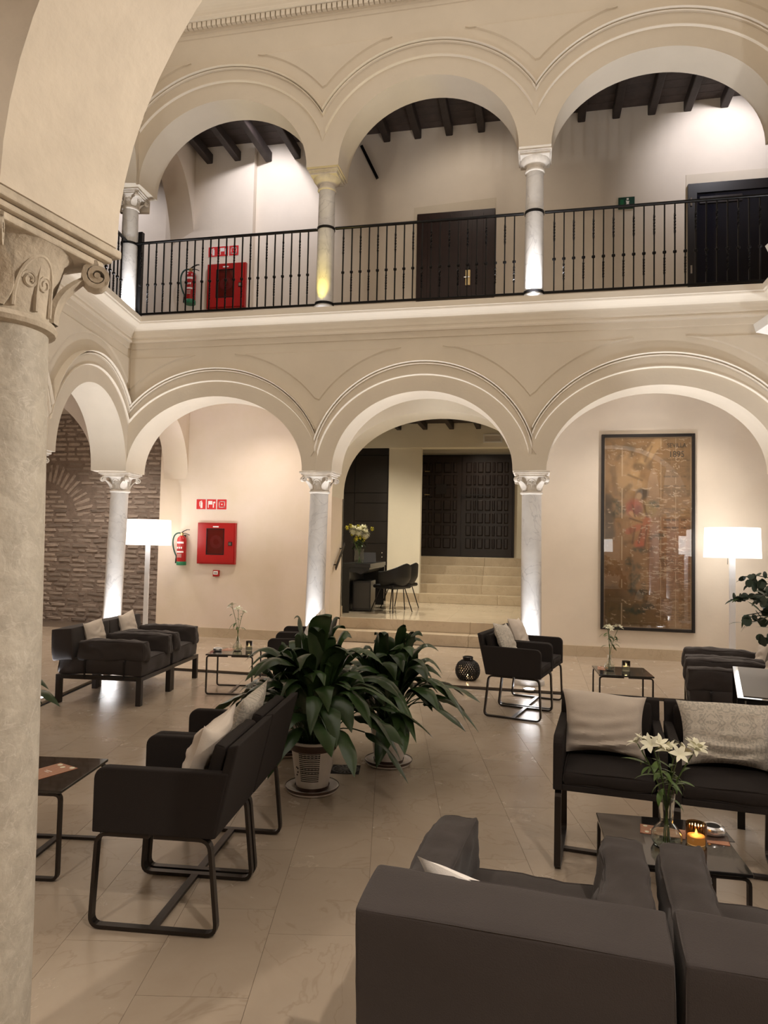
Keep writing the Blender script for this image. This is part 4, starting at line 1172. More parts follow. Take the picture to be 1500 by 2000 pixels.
def fill_flood(label, loc, tgt, energy, spot, size=.12):  # floodlights added out of view to brighten the facade and the near arch
    t = thing('floodlight', label, 'floodlight', loc)
    t.rotation_euler = (Vector(tgt) - Vector(loc)).to_track_quat('-Z', 'Y').to_euler()
    mb = MB(); mb.box(-.16, .16, -.11, .11, -.01, .09); mb.build('floodlight_housing', 'fixture_white', t, bevel=.006)
    mb = MB(); mb.box(-.145, .145, -.095, .095, -.013, -.009); mb.build('floodlight_glass', 'downlight_lens', t)
    MB().tube([(0, 0, .085), (0, 0, .24)], .014).build('floodlight_arm', 'fixture_white', t)
    light('fill_flood_beam', 'SPOT', (0, 0, -.03), energy, (1.0, .885, .745), None, size, spot, .8, parent=t)
fill_flood('added unseen floodlight on the right wing wall filling light onto the foreground arch', (2.30, 3.4, 3.15), (-1.2, 1.6, 2.3), FILL_ARCH, 75)
fill_flood('added unseen floodlight on the front wall, right of the viewer, filling light onto the back arcade', (1.30, 2.02, 2.75), (-0.6, 8.2, 4.6), FILL_FACADE, 120, .2)
fill_flood('added unseen floodlight on the front wall, left of the viewer, filling light onto the back arcade', (-2.75, 2.40, 2.75), (-2.9, 8.2, 4.6), FILL_FACADE, 120, .2)

# ------------------------------------------------------------------ fire equipment
def fire_cabinet(label, x0, x1, z0, z1, y):
    t = thing('hose_cabinet', label, 'cabinet', ((x0 + x1) / 2, y, z0))
    w_, h = x1 - x0, z1 - z0
    mb = MB(); mb.box(-w_ / 2, w_ / 2, -.06, 0, 0, h)
    mb.build('cabinet_body', 'fire_red', t, bevel=.006)
    fx, fz0, fz1 = .045, .03, h - .03
    wx0, wx1, wz0, wz1 = -.16 * w_ / .67, .14 * w_ / .67, .16 * h / .67, .57 * h / .67
    d = MB()
    y0, y1 = -.078, -.06
    for (a, b, c, e) in ((-w_ / 2 + .02, wx0, .02, h - .02), (wx1, w_ / 2 - .02, .02, h - .02), (wx0, wx1, .02, wz0), (wx0, wx1, wz1, h - .02)): d.box(a, b, y0, y1, c, e)
    dr = d.build('cabinet_door', 'fire_red', t)
    mb = MB(); mb.box(wx0, wx1, -.072, -.069, wz0, wz1); mb.build('window_pane', 'cabinet_glass', dr)
    for (a, b, c, e) in ((wx0 - .008, wx0 + .004, wz0, wz1), (wx1 - .004, wx1 + .008, wz0, wz1), (wx0 - .008, wx1 + .008, wz0 - .008, wz0 + .004), (wx0 - .008, wx1 + .008, wz1 - .004, wz1 + .008)):
        mb = MB(); mb.box(a, b, -.081, -.076, c, e); mb.build('window_seal', 'black_metal', dr)
    mb = MB(); mb.box(w_ / 2 - .115, w_ / 2 - .045, -.085, -.077, h * .45, h * .545); lk = mb.build('latch', 'black_metal', dr, bevel=.003)
    mb = MB(); mb.box(w_ / 2 - .105, w_ / 2 - .060, -.088, -.085, h * .465, h * .53); mb.build('latch_plate', 'chrome', lk)
    mb = MB(); mb.box(-.055, .045, -.0795, -.0775, h - .075, h - .055); mb.build('door_label', 'sign_white', dr)
    # wound hose behind the pane
    pts = []
    for k in range(70):
        a = k / 69 * 8 * PI; r_ = .05 + .06 * k / 69 * min(1, w_ / .67); pts.append((r_ * math.cos(a), -.066, wz0 + (wz1 - wz0) * .5 + r_ * math.sin(a)))
    MB().tube(pts, .006, 6).build('hose_reel', 'hose_red', t)
    return t
fire_cabinet('red fire hose cabinet on the pink wall of the ground floor', -5.435, -4.765, 1.225, 1.90, YW)
fire_cabinet('red fire hose cabinet on the upper gallery behind the railing', -5.35, -4.67, 5.42, 6.17, YW - .12)

def extinguisher(label, x, y, z, s=1.0):
    t = thing('fire_extinguisher', label, 'fire extinguisher', (x, y - .095 * s, z))
    t.scale = (s, s, s)
    MB().lathe([(.075, .05), (.077, .06), (.077, .42), (.07, .445), (.045, .475), (.025, .485)], 28).build('cylinder', 'fire_red', t)
    MB().lathe([(.079, 0), (.080, .01), (.080, .055), (.077, .06)], 28).build('foot', 'base_green', t)
    MB().lathe([(.024, .48), (.024, .51), (.030, .512), (.030, .53), (.015, .535)], 16).build('valve', 'brass', t)
    MB().ribbon([(-.02, 0, .525), (.03, 0, .56), (.09, 0, .585), (.13, 0, .585)], (0, 1, 0), .022, .010).build('squeeze_lever', 'black_metal', t)
    MB().ribbon([(-.01, 0, .52), (.05, 0, .525), (.10, 0, .51), (.13, 0, .495)], (0, 1, 0), .020, .008).build('carry_handle', 'black_metal', t)
    pts = []
    P0, P1, P2, P3 = Vector((-.02, 0, .525)), Vector((-.20, 0, .56)), Vector((-.19, 0, .30)), Vector((-.095, 0, .15))
    for k in range(21):
        q = k / 20; pts.append(P0 * (1 - q) ** 3 + P1 * 3 * q * (1 - q) ** 2 + P2 * 3 * q * q * (1 - q) + P3 * q ** 3)
    pts.append(Vector((-.092, 0, .06)))
    MB().tube(pts, .012, 8).build('hose', 'hose_green', t)
    MB().lathe([(.020, .03), (.016, .11)], 12, c=(-.092, 0, 0)).build('nozzle', 'black_metal', t)
    for (z0, z1, m, nm_) in ((.355, .385, 'sign_white', 'label_band'), (.205, .230, 'sign_white', 'label_band')):
        mb = MB(); vs = []; fs = []
        for k in range(11):
            a = -PI / 2 - .85 + 1.7 * k / 10; vs += [(.0778 * math.cos(a), .0778 * math.sin(a), z0), (.0778 * math.cos(a), .0778 * math.sin(a), z1)]
        for k in range(10): fs.append((2 * k, 2 * k + 2, 2 * k + 3, 2 * k + 1))
        mb.add(vs, fs, True); mb.build(nm_, m, t)
    for q, xx in enumerate((-.034, 0.0, .034)):
        mb = MB(); mb.box(xx - .011, xx + .011, -.082, -.070 - .007 * (q == 1), .27, .30); mb.build('label_mark', 'sign_white', t, bevel=.003)
    for q in range(5):
        mb = MB(); mb.box(-.036, .036, -.0785, -.068, .13 + .013 * q, .134 + .013 * q); mb.build('label_line', 'pillow_plain', t)
    mb = MB(); mb.box(-.02, .02, .07, .095, .42, .50); mb.build('wall_bracket', 'black_metal', t)
    return t
extinguisher('red fire extinguisher with green foot on the ground floor wall', -5.69, YW, 1.195)
extinguisher('red fire extinguisher with green foot on the upper gallery wall', -5.62, YW - .12, 5.50, 1.12)

def plate(t, name, m, x0, x1, z0, z1, y, th=.004):
    mb = MB(); mb.box(x0, x1, y - th, y, z0, z1); return mb.build(name, m, t)
def picto(label, kind, x, z, y, s=.165):
    t = thing('safety_sign', label, 'sign', (x, y, z))
    plate(t, 'sign_border', 'sign_white', -s / 2 - .008, s / 2 + .008, -s / 2 - .008, s / 2 + .008, -.001, .003)
    plate(t, 'sign_plate', 'sign_red', -s / 2, s / 2, -s / 2, s / 2, -.003)
    yy = -.0071
    def pr(poly): mb = MB(); mb.prism([(a * s, b * s) for a, b in poly], yy - .001, yy); mb.build('pictogram', 'sign_white', t)
    def rc(a, b, c, d): pr([(a, c), (b, c), (b, d), (a, d)])
    if kind == 'ext':
        pr([(-.06, -.38), (.16, -.38), (.16, .16), (.10, .24), (0, .24), (-.06, .16)]); rc(0, .10, .26, .36)
        pr([(-.02, .34), (-.16, .26), (-.20, .10), (-.16, -.22), (-.11, -.20), (-.14, .10), (-.10, .22), (0, .28)])
    elif kind == 'hand':
        rc(-.36, .10, -.02, .34); rc(-.36, -.29, -.34, -.02); rc(.16, .27, -.34, .10); pr([(.14, .14), (.40, .10), (.40, .28), (.2, .26)])
    else:
        rc(-.32, .32, -.32, -.26); rc(-.32, .32, .26, .32); rc(-.32, -.26, -.26, .26); rc(.26, .32, -.26, .26)
        pr([(-.31, -.31), (-.12, -.31), (-.31, -.12)]); pr([(.31, .31), (.12, .31), (.31, .12)]); pr([(-.31, .31), (-.31, .12), (-.12, .31)]); pr([(.31, -.31), (.31, -.12), (.12, -.31)])
        pr([(.07 * math.cos(k * PI / 8), .07 * math.sin(k * PI / 8)) for k in range(16)])
    return t
for (zc_, y, dx, wh) in ((2.205, YW, 0, 'ground floor wall'), (6.40, YW - .12, .13, 'upper gallery wall')):
    for k, (kd, nm_) in enumerate((('ext', 'square red extinguisher sign on the '), ('hand', 'square red fire bucket and axe sign on the '), ('reel', 'square red hose reel sign on the '))):
        picto(nm_ + wh, kd, -5.415 + .185 * k + dx, zc_, y)
t = thing('alarm_button', 'small red fire alarm button below the hose cabinet', 'alarm', (-5.10, YW, 1.075))
mb = MB(); mb.box(-.052, .052, -.045, 0, -.052, .052); mb.build('alarm_box', 'fire_red', t, bevel=.006)
mb = MB(); mb.box(-.040, .040, -.048, -.045, -.020, .036); mb.build('alarm_glass', 'sign_white', t, bevel=.002)
mb = MB(); mb.box(-.028, .028, -.0492, -.048, .000, .012); mb.build('alarm_print', 'desk_panel', t)
# green exit sign on the upper wall
t = thing('exit_sign', 'small dark green exit sign on the upper gallery wall', 'sign', (1.27, YW, 6.735))
mb = MB(); mb.box(-.115, .115, -.03, 0, -.085, .085); mb.build('sign_box', 'sign_green', t, bevel=.004)
plate(t, 'pictogram', 'base_green', -.09, -.04, -.05, .05, -.03, .002)
for pl in ([(.0, .04), (.03, .04), (.03, .065), (.0, .065)], [(-.01, .03), (.04, .02), (.03, -.02), (0, -.02)], [(.0, -.02), (.02, -.02), (-.02, -.06), (-.04, -.05)], [(.02, -.015), (.035, -.02), (.05, -.06), (.03, -.06)]):
    mb = MB(); mb.prism(pl, -.033, -.031); mb.build('pictogram', 'sign_white', t)
# air grille on the lintel
t = thing('air_grille', 'white ventilation grille above the entrance stairs', 'vent', (-.90, 14.92, 3.88))
mb = MB()
for (a, b, c, e) in ((-.20, -.17, -.09, .09), (.17, .20, -.09, .09), (-.17, .17, .06, .09), (-.17, .17, -.09, -.06)): mb.box(a, b, -.02, 0, c, e)
mb.build('grille_frame', 'fixture_white', t)
for k in range(5):
    mb = MB(); mb.box(-.17, .17, -.014, -.004, -.05 + .024 * k, -.036 + .024 * k); mb.build('grille_slat', 'pillow_plain', t)

# ------------------------------------------------------------------ framed poster
PX0, PX1, PZ0, PZ1 = 0.935, 2.217, 0.441, 3.278
fp = thing('framed_poster', 'tall framed antique fair poster with aged brown paper', 'poster', ((PX0 + PX1) / 2, YW, PZ0))
pw_, ph_ = PX1 - PX0, PZ1 - PZ0
for (nm_, a, b, c, e) in (('frame_bar', -pw_ / 2, -pw_ / 2 + .042, 0, ph_), ('frame_bar', pw_ / 2 - .042, pw_ / 2, 0, ph_), ('frame_bar', -pw_ / 2 + .042, pw_ / 2 - .042, 0, .042), ('frame_bar', -pw_ / 2 + .042, pw_ / 2 - .042, ph_ - .042, ph_)):
    mb = MB(); mb.box(a, b, -.055, 0, c, e); mb.build(nm_, 'door_dark', fp, bevel=.004)
NU, NV = 150, 330
iw, ih = pw_ - .08, ph_ - .08
def nz(x, y, s=1.0, o=0): return mnoise.noise(Vector((x * s + o, y * s, o * .37)))
def mix(a, b, t): t = max(0, min(1, t)); return tuple(p + (q - p) * t for p, q in zip(a, b))
def inell(u, v, cu_, cv, ru, rv, rot=0):
    du, dv = u - cu_, (v - cv) * 2.2
    c, s = math.cos(rot), math.sin(rot)
    x, y = du * c + dv * s, -du * s + dv * c
    return math.sqrt((x / ru) ** 2 + (y / (rv * 2.2)) ** 2)
def soft(d, w_=.25): return max(0, min(1, (1 - d) / w_ + .5))
def seg(u, v, a, b, r):
    ax, ay, bx, by = a[0], a[1] * 2.2, b[0], b[1] * 2.2; px, py = u, v * 2.2
    t = max(0, min(1, ((px - ax) * (bx - ax) + (py - ay) * (by - ay)) / ((bx - ax) ** 2 + (by - ay) ** 2)))
    return math.hypot(px - ax - t * (bx - ax), py - ay - t * (by - ay)) / r
prs = random.Random(8)
cracks = [(prs.uniform(.42, .98), prs.uniform(.25, .92), prs.uniform(.012, .07), prs.uniform(0, 9)) for _ in range(150)] + [(prs.uniform(.05, .95), prs.uniform(.01, .2), prs.uniform(.01, .06), prs.uniform(0, 9)) for _ in range(45)] + [(prs.uniform(.05, .5), prs.uniform(.2, .97), prs.uniform(.01, .04), prs.uniform(0, 9)) for _ in range(40)]
def paint(u, v):
    """u right, v down, 0..1"""
    n1 = nz(u * 3, v * 7, 1.0, 3); n2 = nz(u * 14, v * 30, 1.0, 5); n3 = nz(u * 40, v * 90, 1.0, 7)
    c = mix((.17, .095, .048), (.255, .155, .078), .5 + .6 * n1)
    if v > .42: c = mix(c, (.20, .098, .052), soft(abs(v - .62) / .22, 1.0) * (.3 + .7 * (u > .5)))
    c = mix(c, (.07, .055, .028), soft(inell(u, v, .12, .96, .45, .16), .9) * .7)
    c = mix(c, (.085, .055, .032), max(0, n2) * .75)
    # winged figures in the upper half
    c = mix(c, (.36, .23, .115), soft(seg(u, v, (.42, .15), (.62, .03), .055), .6) * .75)
    c = mix(c, (.33, .205, .105), soft(inell(u, v, .27, .14, .09, .055), .6) * .7)
    c = mix(c, (.37, .24, .125), soft(inell(u, v, .36, .185, .055, .028), .5) * .8)
    c = mix(c, (.06, .04, .028), soft(inell(u, v, .40, .158, .075, .020), .6) * .6)
    c = mix(c, (.34, .22, .115), soft(inell(u, v, .32, .24, .17, .045, .3), .6) * .7)
    c = mix(c, (.30, .19, .10), soft(seg(u, v, (.20, .16), (.20, .28), .05), .6) * .5)
    c = mix(c, (.055, .045, .032), soft(inell(u, v, .29, .085, .13, .05), .9) * .55 * (.5 + n2))
    c = mix(c, (.10, .065, .04), soft(seg(u, v, (.45, .06), (.52, .16), .035), .8) * .5)
    c = mix(c, (.09, .06, .035), soft(seg(u, v, (.20, .30), (.30, .26), .03), .8) * .5)
    c = mix(c, (.12, .075, .04), soft(seg(u, v, (.28, .20), (.44, .23), .012), .8) * .6)
    c = mix(c, (.11, .07, .04), soft(seg(u, v, (.10, .16), (.14, .30), .03), .9) * .5)
    c = mix(c, (.13, .08, .045), soft(seg(u, v, (.55, .05), (.47, .13), .010), .8) * .6)
    c = mix(c, (.13, .08, .045), soft(seg(u, v, (.62, .07), (.52, .15), .010), .8) * .5)
    # seated woman
    c = mix(c, (.045, .032, .024), soft(inell(u, v, .44, .300, .070, .030), .5) * .9)
    c = mix(c, (.30, .185, .10), soft(inell(u, v, .405, .312, .034, .018), .5) * .8)
    c = mix(c, (.19, .125, .05), soft(inell(u, v, .50, .385, .10, .045, .3), .5) * .85)
    c = mix(c, (.25, .070, .048), soft(inell(u, v, .35, .375, .10, .045, -.2), .5) * .85)
    c = mix(c, (.10, .05, .045), soft(inell(u, v, .40, .39, .05, .03), .6) * .6)
    c = mix(c, (.34, .20, .10), soft(seg(u, v, (.31, .40), (.37, .425), .022), .5) * .8)
    c = mix(c, (.26, .15, .075), soft(inell(u, v, .40, .465, .15, .05, -.5), .5) * .9)
    c = mix(c, (.27, .085, .055), soft(seg(u, v, (.50, .44), (.42, .57), .045), .6) * .7)
    c = mix(c, (.30, .085, .055), soft(seg(u, v, (.28, .50), (.40, .475), .035), .6) * .7)
    c = mix(c, (.31, .08, .05), soft(inell(u, v, .41, .565, .06, .022), .6) * .7)
    for (a, b, r_) in (((.30, .43), (.44, .45), .010), ((.36, .48), (.33, .56), .012), ((.44, .47), (.40, .56), .010), ((.50, .46), (.47, .58), .009), ((.33, .36), (.36, .42), .010), ((.46, .36), (.50, .42), .012)):
        c = mix(c, (.085, .045, .03), soft(seg(u, v, a, b, r_), .9) * .65)
    if .28 < u < .56 and .34 < v < .6: c = mix(c, (.10, .045, .03), max(0, n2) * .7)
    # grey drapery at left edge and dark greenery
    c = mix(c, (.085, .068, .055), soft(seg(u, v, (.03, .33), (.06, .52), .07), .6) * .8)
    for (a, b, r1, r2) in ((.16, .38, .07, .05), (.42, .595, .08, .018), (.28, .66, .05, .02), (.36, .73, .07, .05), (.43, .82, .06, .03), (.51, .885, .08, .022), (.30, .91, .16, .02), (.60, .355, .06, .02), (.62, .52, .08, .015), (.33, .79, .06, .03)):
        k = soft(inell(u, v, a, b, r1 * (1 + n2 * .9), r2 * (1 + n2 * .9)), .7)
        c = mix(c, (.045, .050, .038), k * (.55 + .6 * n3))
    # printed matter at right: rows of lettering
    if u > .645 and .1 < v < .97:
        for (r0, r1, pit, st) in ((.118, .128, .006, .8), (.135, .200, .0065, .42), (.205, .220, .015, .75), (.255, .268, .014, .85), (.272, .285, .009, .6), (.29, .32, .008, .45), (.375, .40, .008, .5), (.43, .442, .02, .7), (.47, .485, .02, .7), (.60, .72, .012, .45), (.74, .79, .010, .4), (.845, .855, .008, .5), (.90, .96, .012, .4)):
            if r0 <= v <= r1:
                ph = ((v - r0) % pit) / pit
                if ph < .5 and nz(u * 60, round((v - r0) / pit) * 3.3, 1.0, 2) > -.15: c = mix(c, (.06, .038, .024), st)
    if u > .655 and v < .30: c = mix(c, (.13, .085, .045), .25)
    # fold lines and flaking
    for uu in (.21, .655, .82):
        if abs(u - uu) < .004 and nz(v * 20, uu * 50, 1, 1) > -.1: c = mix(c, (.46, .36, .25), .55)
    for (a, b, ln, o) in cracks:
        if abs(u - a) < ln:
            if abs(v - b - .012 * nz(u * 16, o, 1, o)) < .0022 and nz(u * 24, o * 3, 1, 4) > -.15: c = mix(c, (.36, .27, .19), .75)
    if v > .33 and u > .45 and nz(u * 12, v * 130, 1, 11) > .42: c = mix(c, (.42, .29, .2), .5)
    if n3 > .55 and nz(u * 9, v * 20, 1, 12) > .1: c = mix(c, (.44, .34, .25), .5)
    c = tuple(x * 1.38 for x in c)
    e = min(u * iw, (1 - u) * iw, v * ih, (1 - v) * ih)
    if e < .018: c = mix((.36, .25, .16), c, .25)
    return c
vs = []; cols = []
for j in range(NV + 1):
    for i in range(NU + 1):
        u_, v_ = i / NU, j / NV
        vs.append((-iw / 2 + u_ * iw, 0.0015 * nz(u_ * 6, v_ * 50, 1, 9), ph_ - .04 - v_ * ih)); cols.append(paint(u_, v_))
me = bpy.data.meshes.new('print')
me.from_pydata(vs, [], [(j * (NU + 1) + i, (j + 1) * (NU + 1) + i, (j + 1) * (NU + 1) + i + 1, j * (NU + 1) + i + 1) for j in range(NV) for i in range(NU)])
ca_ = me.color_attributes.new('print', 'FLOAT_COLOR', 'POINT')
ca_.data.foreach_set('color', [x for c in cols for x in (*c, 1)])
obj('print', me, 'poster_print', fp, (0, -.022, 0))
for (tx, s_, u_, v_) in (('SEVILLA', .088, .83, .047), ('1895', .125, .83, .094)):
    obj('lettering', text_mesh(tx, s_), 'desk_panel', fp, (-iw / 2 + u_ * iw, -.0245, ph_ - .04 - v_ * ih), (PI / 2, 0, 0)).scale = (.86, 1, 1)
mb = MB(); mb.box(-pw_ / 2 + .03, pw_ / 2 - .03, -.034, -.031, .03, ph_ - .03); mb.build('glass_pane', 'poster_glass', fp)

# ------------------------------------------------------------------ handrail on the passage jamb
t = thing('handrail', 'short dark sloping handrail on the wall left of the steps', 'handrail', (OL, 0, 0))
a_, b_ = Vector((.055, 10.88, 1.20)), Vector((.055, 11.40, 1.60))
MB().ribbon([a_, b_], (0, -.61, .79) if False else (1, 0, 0), .012, .065).build('rail_bar', 'bronze_frame', t)
for q in (.15, .8):
    p = a_ + (b_ - a_) * q; MB().tube([(0, p.y, p.z), (.055, p.y, p.z)], .009, 8).build('rail_bracket', 'black_metal', t)

# ------------------------------------------------------------------ arm chairs with sled frames
def rpath(pts, r, n=4):
    """round the corners of a polyline"""
    out = []
    for i, p in enumerate(pts):
        p = Vector(p)
        if i == 0 or i == len(pts) - 1: out.append(p); continue
        a = (Vector(pts[i - 1]) - p); b = (Vector(pts[i + 1]) - p); ra = min(r, a.length * .45, b.length * .45)
        a = p + a.normalized() * ra; b = p + b.normalized() * ra
        for k in range(n + 1):
            q = k / n; out.append(a * (1 - q) ** 2 + p * 2 * q * (1 - q) + b * q * q)
    return out
def make_chair(label, loc, rz):
    t = thing('armchair', label, 'armchair', loc, rz, 'black sled-base armchairs')
    for s_ in (-1, 1):
        x = .243 * s_
        pts = rpath([(x, .10, .385), (x, .245, .385), (x, .262, .011), (x, -.275, .011), (x, -.235, .385), (x, .0, .385)], .045, 5)
        pts[0] = Vector((x, .02, .385))
        MB().ribbon(pts, (1, 0, 0), .032, .015).build('leg_loop', 'bronze_frame', t)
    mb = MB(); mb.box(-.243, .243, -.018, .018, .004, .018); mb.build('floor_bar', 'bronze_frame', t)
    for s_ in (-1, 1):
        poly = [(-.255, .393), (.262, .393), (.262, .60)] + [(.212 + .05 * math.cos(a), .61 + .05 * math.sin(a)) for a in [k * PI / 10 for k in range(0, 6)]] + [(-.312, .66)]
        mb = MB(); mb.prism(poly, .222 * s_, .268 * s_, axis='x'); mb.build('armrest', 'chair_fabric', t, bevel=.007, seg=2)
    th = .05
    poly = [(-.262, .393), (-.218, .393), (-.305, .765), (-.35, .775)]
    mb = MB(); mb.prism(poly, -.264, .264, axis='x'); mb.build('backrest', 'chair_fabric', t, bevel=.008, seg=2)
    mb = MB(); mb.box(-.224, .224, -.23, .258, .393, .425); mb.build('seat_base', 'chair_fabric', t, bevel=.006)
    mb = rounded(.44, .47, .07, .018, (8, 8, 3), .008, .008, 2); mb.build('seat_cushion', 'chair_fabric', t, loc=(0, .025, .458))
    mb = rounded(.44, .06, .30, .016, (8, 3, 8), .004, .006, 5); mb.build('back_cushion', 'chair_fabric', t, loc=(0, -.226, .615), rot=(math.radians(13), 0, 0))
    return t
R = math.radians
chair0 = make_chair('black armchair in the near left pair, closest to the viewer', (-1.542, 2.94, 0), R(96))
dup(chair0, (-1.597, 3.475, 0), R(96), 'black armchair in the near left pair, beside the front plant')
dup(chair0, (-2.346, 6.865, 0), R(101.5), 'black armchair half hidden behind the plants, nearer one')
dup(chair0, (-2.46, 7.41, 0), R(101.5), 'black armchair half hidden behind the plants, farther one')
dup(chair0, (-.134, 6.985, 0), R(-103.3), 'black armchair beside the lantern, nearer one of the pair')
dup(chair0, (-.02, 7.53, 0), R(-103.3), 'black armchair beside the lantern, farther one of the pair')
dup(chair0, (.390, 3.92, 0), R(174.3), 'black armchair facing the viewer with the plain beige pillow')
dup(chair0, (.940, 3.867, 0), R(174.3), 'black armchair facing the viewer with the floral pillow')

# ------------------------------------------------------------------ cushioned lounge chairs
def make_lounge(label, loc, rz):
    t = thing('lounge_chair', label, 'lounge chair', loc, rz, 'grey cushioned lounge chairs')
    for (x, y) in ((-.345, -.41), (.345, -.41), (-.345, .41), (.345, .41)):
        mb = MB(); mb.box(x - .026, x + .026, y - .026, y + .026, 0.0, .245); mb.build('leg', 'bronze_frame', t, bevel=.003, seg=1)
    for (x0, x1, y0, y1) in ((-.371, .371, -.436, -.384), (-.371, .371, .384, .436), (-.371, -.319, -.384, .384), (.319, .371, -.384, .384)):
        mb = MB(); mb.box(x0, x1, y0, y1, .236, .275); mb.build('frame_rail', 'bronze_frame', t, bevel=.002, seg=1)
    mb = rounded(.715, .86, .17, .022, (14, 16, 5), .008, .016, 3, 5); mb.build('seat_cushion', 'sofa_fabric', t, loc=(0, .0, .358))
    for s_ in (-1, 1):
        mb = rounded(.165, .70, .215, .035, (6, 20, 7), .008, .022, 7 + s_, 7); mb.build('arm_cushion', 'sofa_fabric', t, loc=(.285 * s_, .105, .510))
        for y in (-.14, .26):
            mb = MB(); mb.ribbon(rpath([(.372 * s_, y, .25), (.374 * s_, y, .425), (.33 * s_, y, .428)], .02, 3), (0, 1, 0), .016, .010); mb.build('arm_post', 'black_metal', t)
    mb = rounded(.745, .215, .31, .014, (18, 6, 8), .004, .008, 13, 4)
    mb.xf(Matrix.Shear('XZ', 4, (0, 0))) if False else None
    mb.build('back_cushion', 'sofa_fabric', t, loc=(0, -.385, .563), rot=(R(5), 0, 0))
    return t
l0 = make_lounge('dark grey lounge chair in the bottom foreground seen from behind', (-.02, 2.2, 0), R(-4.6))
dup(l0, (.735, 2.15, 0), R(-4.6), 'dark grey lounge chair cut off by the bottom right corner')
fdir = Vector((.867, .088)).normalized(); rz2 = math.atan2(-fdir.x, fdir.y)
dup(l0, (-4.158, 6.524, 0), rz2, 'dark grey lounge chair by the brick wall, nearer one')
dup(l0, (-4.245, 7.285, 0), rz2, 'dark grey lounge chair by the brick wall, farther one')
rz3 = math.atan2(.98, -.0 + .12)
f3 = Vector((-.985, .17)); rz3 = math.atan2(-f3.x, f3.y)
p3 = Vector((1.27, 6.42)); r3 = Vector((math.cos(rz3), math.sin(rz3)))
c3 = p3 - f3 * .44 + r3 * .37
dup(l0, (c3.x, c3.y, 0), rz3, 'dark grey lounge chair below the right floor lamp, nearer one')
c4 = c3 + r3 * .76
dup(l0, (c4.x, c4.y, 0), rz3, 'dark grey lounge chair below the right floor lamp, farther one')

# ------------------------------------------------------------------ pillows
def pillow(label, m, w_, h, t_, loc, rz, tilt, seed):
    o = pillow_mesh(w_, h, t_, seed).build('throw_pillow', m, loc=loc)
    o.rotation_euler = (Matrix.Rotation(rz, 3, 'Z') @ Matrix.Rotation(tilt, 3, 'X')).to_euler()
    return tag(o, label, 'pillow', 'throw pillows')
def on_chair(c, rz, lx_, ly_):
    ca, sa = math.cos(rz), math.sin(rz); return (c[0] + lx_ * ca - ly_ * sa, c[1] + lx_ * sa + ly_ * ca)
def chair_pillow(label, m, c, rz, seed, w_=.44, h=.40, lx_=0, ly=-.06, z=.494, tilt=15, t_=.13, yaw=0):
    x, y = on_chair(c, R(rz), lx_, ly)
    return pillow(label, m, w_, h, t_, (x, y, z), R(rz + yaw), R(tilt), seed)
chair_pillow('plain cream pillow on the near left armchair', 'pillow_plain', (-1.542, 2.94), 96, 1, .42, .36, tilt=20)
chair_pillow('floral grey pillow on the left armchair beside the plant', 'pillow_damask', (-1.597, 3.475), 96, 2, .42, .36, tilt=20)
chair_pillow('pale pillow on the armchair behind the plants, nearer one', 'pillow_white', (-2.346, 6.865), 101.5, 3, .44, .40, tilt=20)
chair_pillow('pale pillow on the armchair behind the plants, farther one', 'pillow_plain', (-2.46, 7.41), 101.5, 4, .44, .40, tilt=20)
chair_pillow('floral grey pillow on the armchair beside the lantern', 'pillow_damask', (-.134, 6.985), -103.3, 5, .42, .40, tilt=22)
chair_pillow('plain cream pillow on the farther armchair beside the lantern', 'pillow_plain', (-.02, 7.53), -103.3, 6, .42, .40, tilt=22)
chair_pillow('large plain beige pillow facing the viewer', 'pillow_plain', (.390, 3.92), 174.3, 7, .44, .345, lx_=.03, ly=-.05, tilt=18, t_=.18)
chair_pillow('large floral grey pillow facing the viewer', 'pillow_damask', (.940, 3.867), 174.3, 8, .46, .345, lx_=-.02, ly=-.05, tilt=20, t_=.18, yaw=4)
x, y = on_chair((-4.158, 6.524), rz2, -.02, -.21); pillow('small cream pillow on the nearer lounge chair by the bricks', 'pillow_plain', .38, .34, .12, (x, y, .435), rz2, R(14), 9)
x, y = on_chair((-4.245, 7.285), rz2, .02, -.20); pillow('small cream pillow on the farther lounge chair by the bricks', 'pillow_plain', .38, .36, .12, (x, y, .435), rz2, R(14), 10)
x, y = on_chair((-.02, 2.2), R(-4.6), -.02, -.19); pillow('white pillow corner peeking over the foreground chair back', 'pillow_white', .42, .33, .12, (x, y, .435), R(-4.6 - 20), R(26), 11)
x, y = on_chair(c3, rz3, .0, -.20); pillow('cream pillow on the nearer right lounge chair', 'pillow_plain', .42, .36, .12, (x, y, .435), rz3, R(16), 12)
x, y = on_chair(c4, rz3, .0, -.20); pillow('cream pillow on the farther right lounge chair', 'pillow_plain', .42, .36, .12, (x, y, .435), rz3, R(16), 13)

# ------------------------------------------------------------------ low side tables
def make_table(label, loc, rz, w_=.50, d=.50, h=.42):
    t = thing('side_table', label, 'table', loc, rz, 'low black glass side tables')
    for s_ in (-1, 1):
        y = (d / 2 - .02) * s_
        pts = rpath([(-.02, y, h - .022), (-w_ / 2 + .010, y, h - .022), (-w_ / 2 + .010, y, .008), (w_ / 2 - .010, y, .008), (w_ / 2 - .010, y, h - .022), (.02, y, h - .022)], .028, 4)
        MB().ribbon(pts, (0, 1, 0), .026, .013).build('leg_loop', 'bronze_frame', t)
    mb = MB(); mb.box(-.016, .016, -d / 2 + .02, d / 2 - .02, .002, .014); mb.build('floor_bar', 'bronze_frame', t)
    mb = MB(); mb.box(-w_ / 2, w_ / 2, -d / 2, d / 2, h - .015, h); mb.build('table_top', 'glass_black', t, bevel=.002, seg=1)
    return t
T3c, T3r = (.537, 3.112), R(2)
tb = make_table('low black table in the right foreground with flowers and candle', (*T3c, 0), T3r)
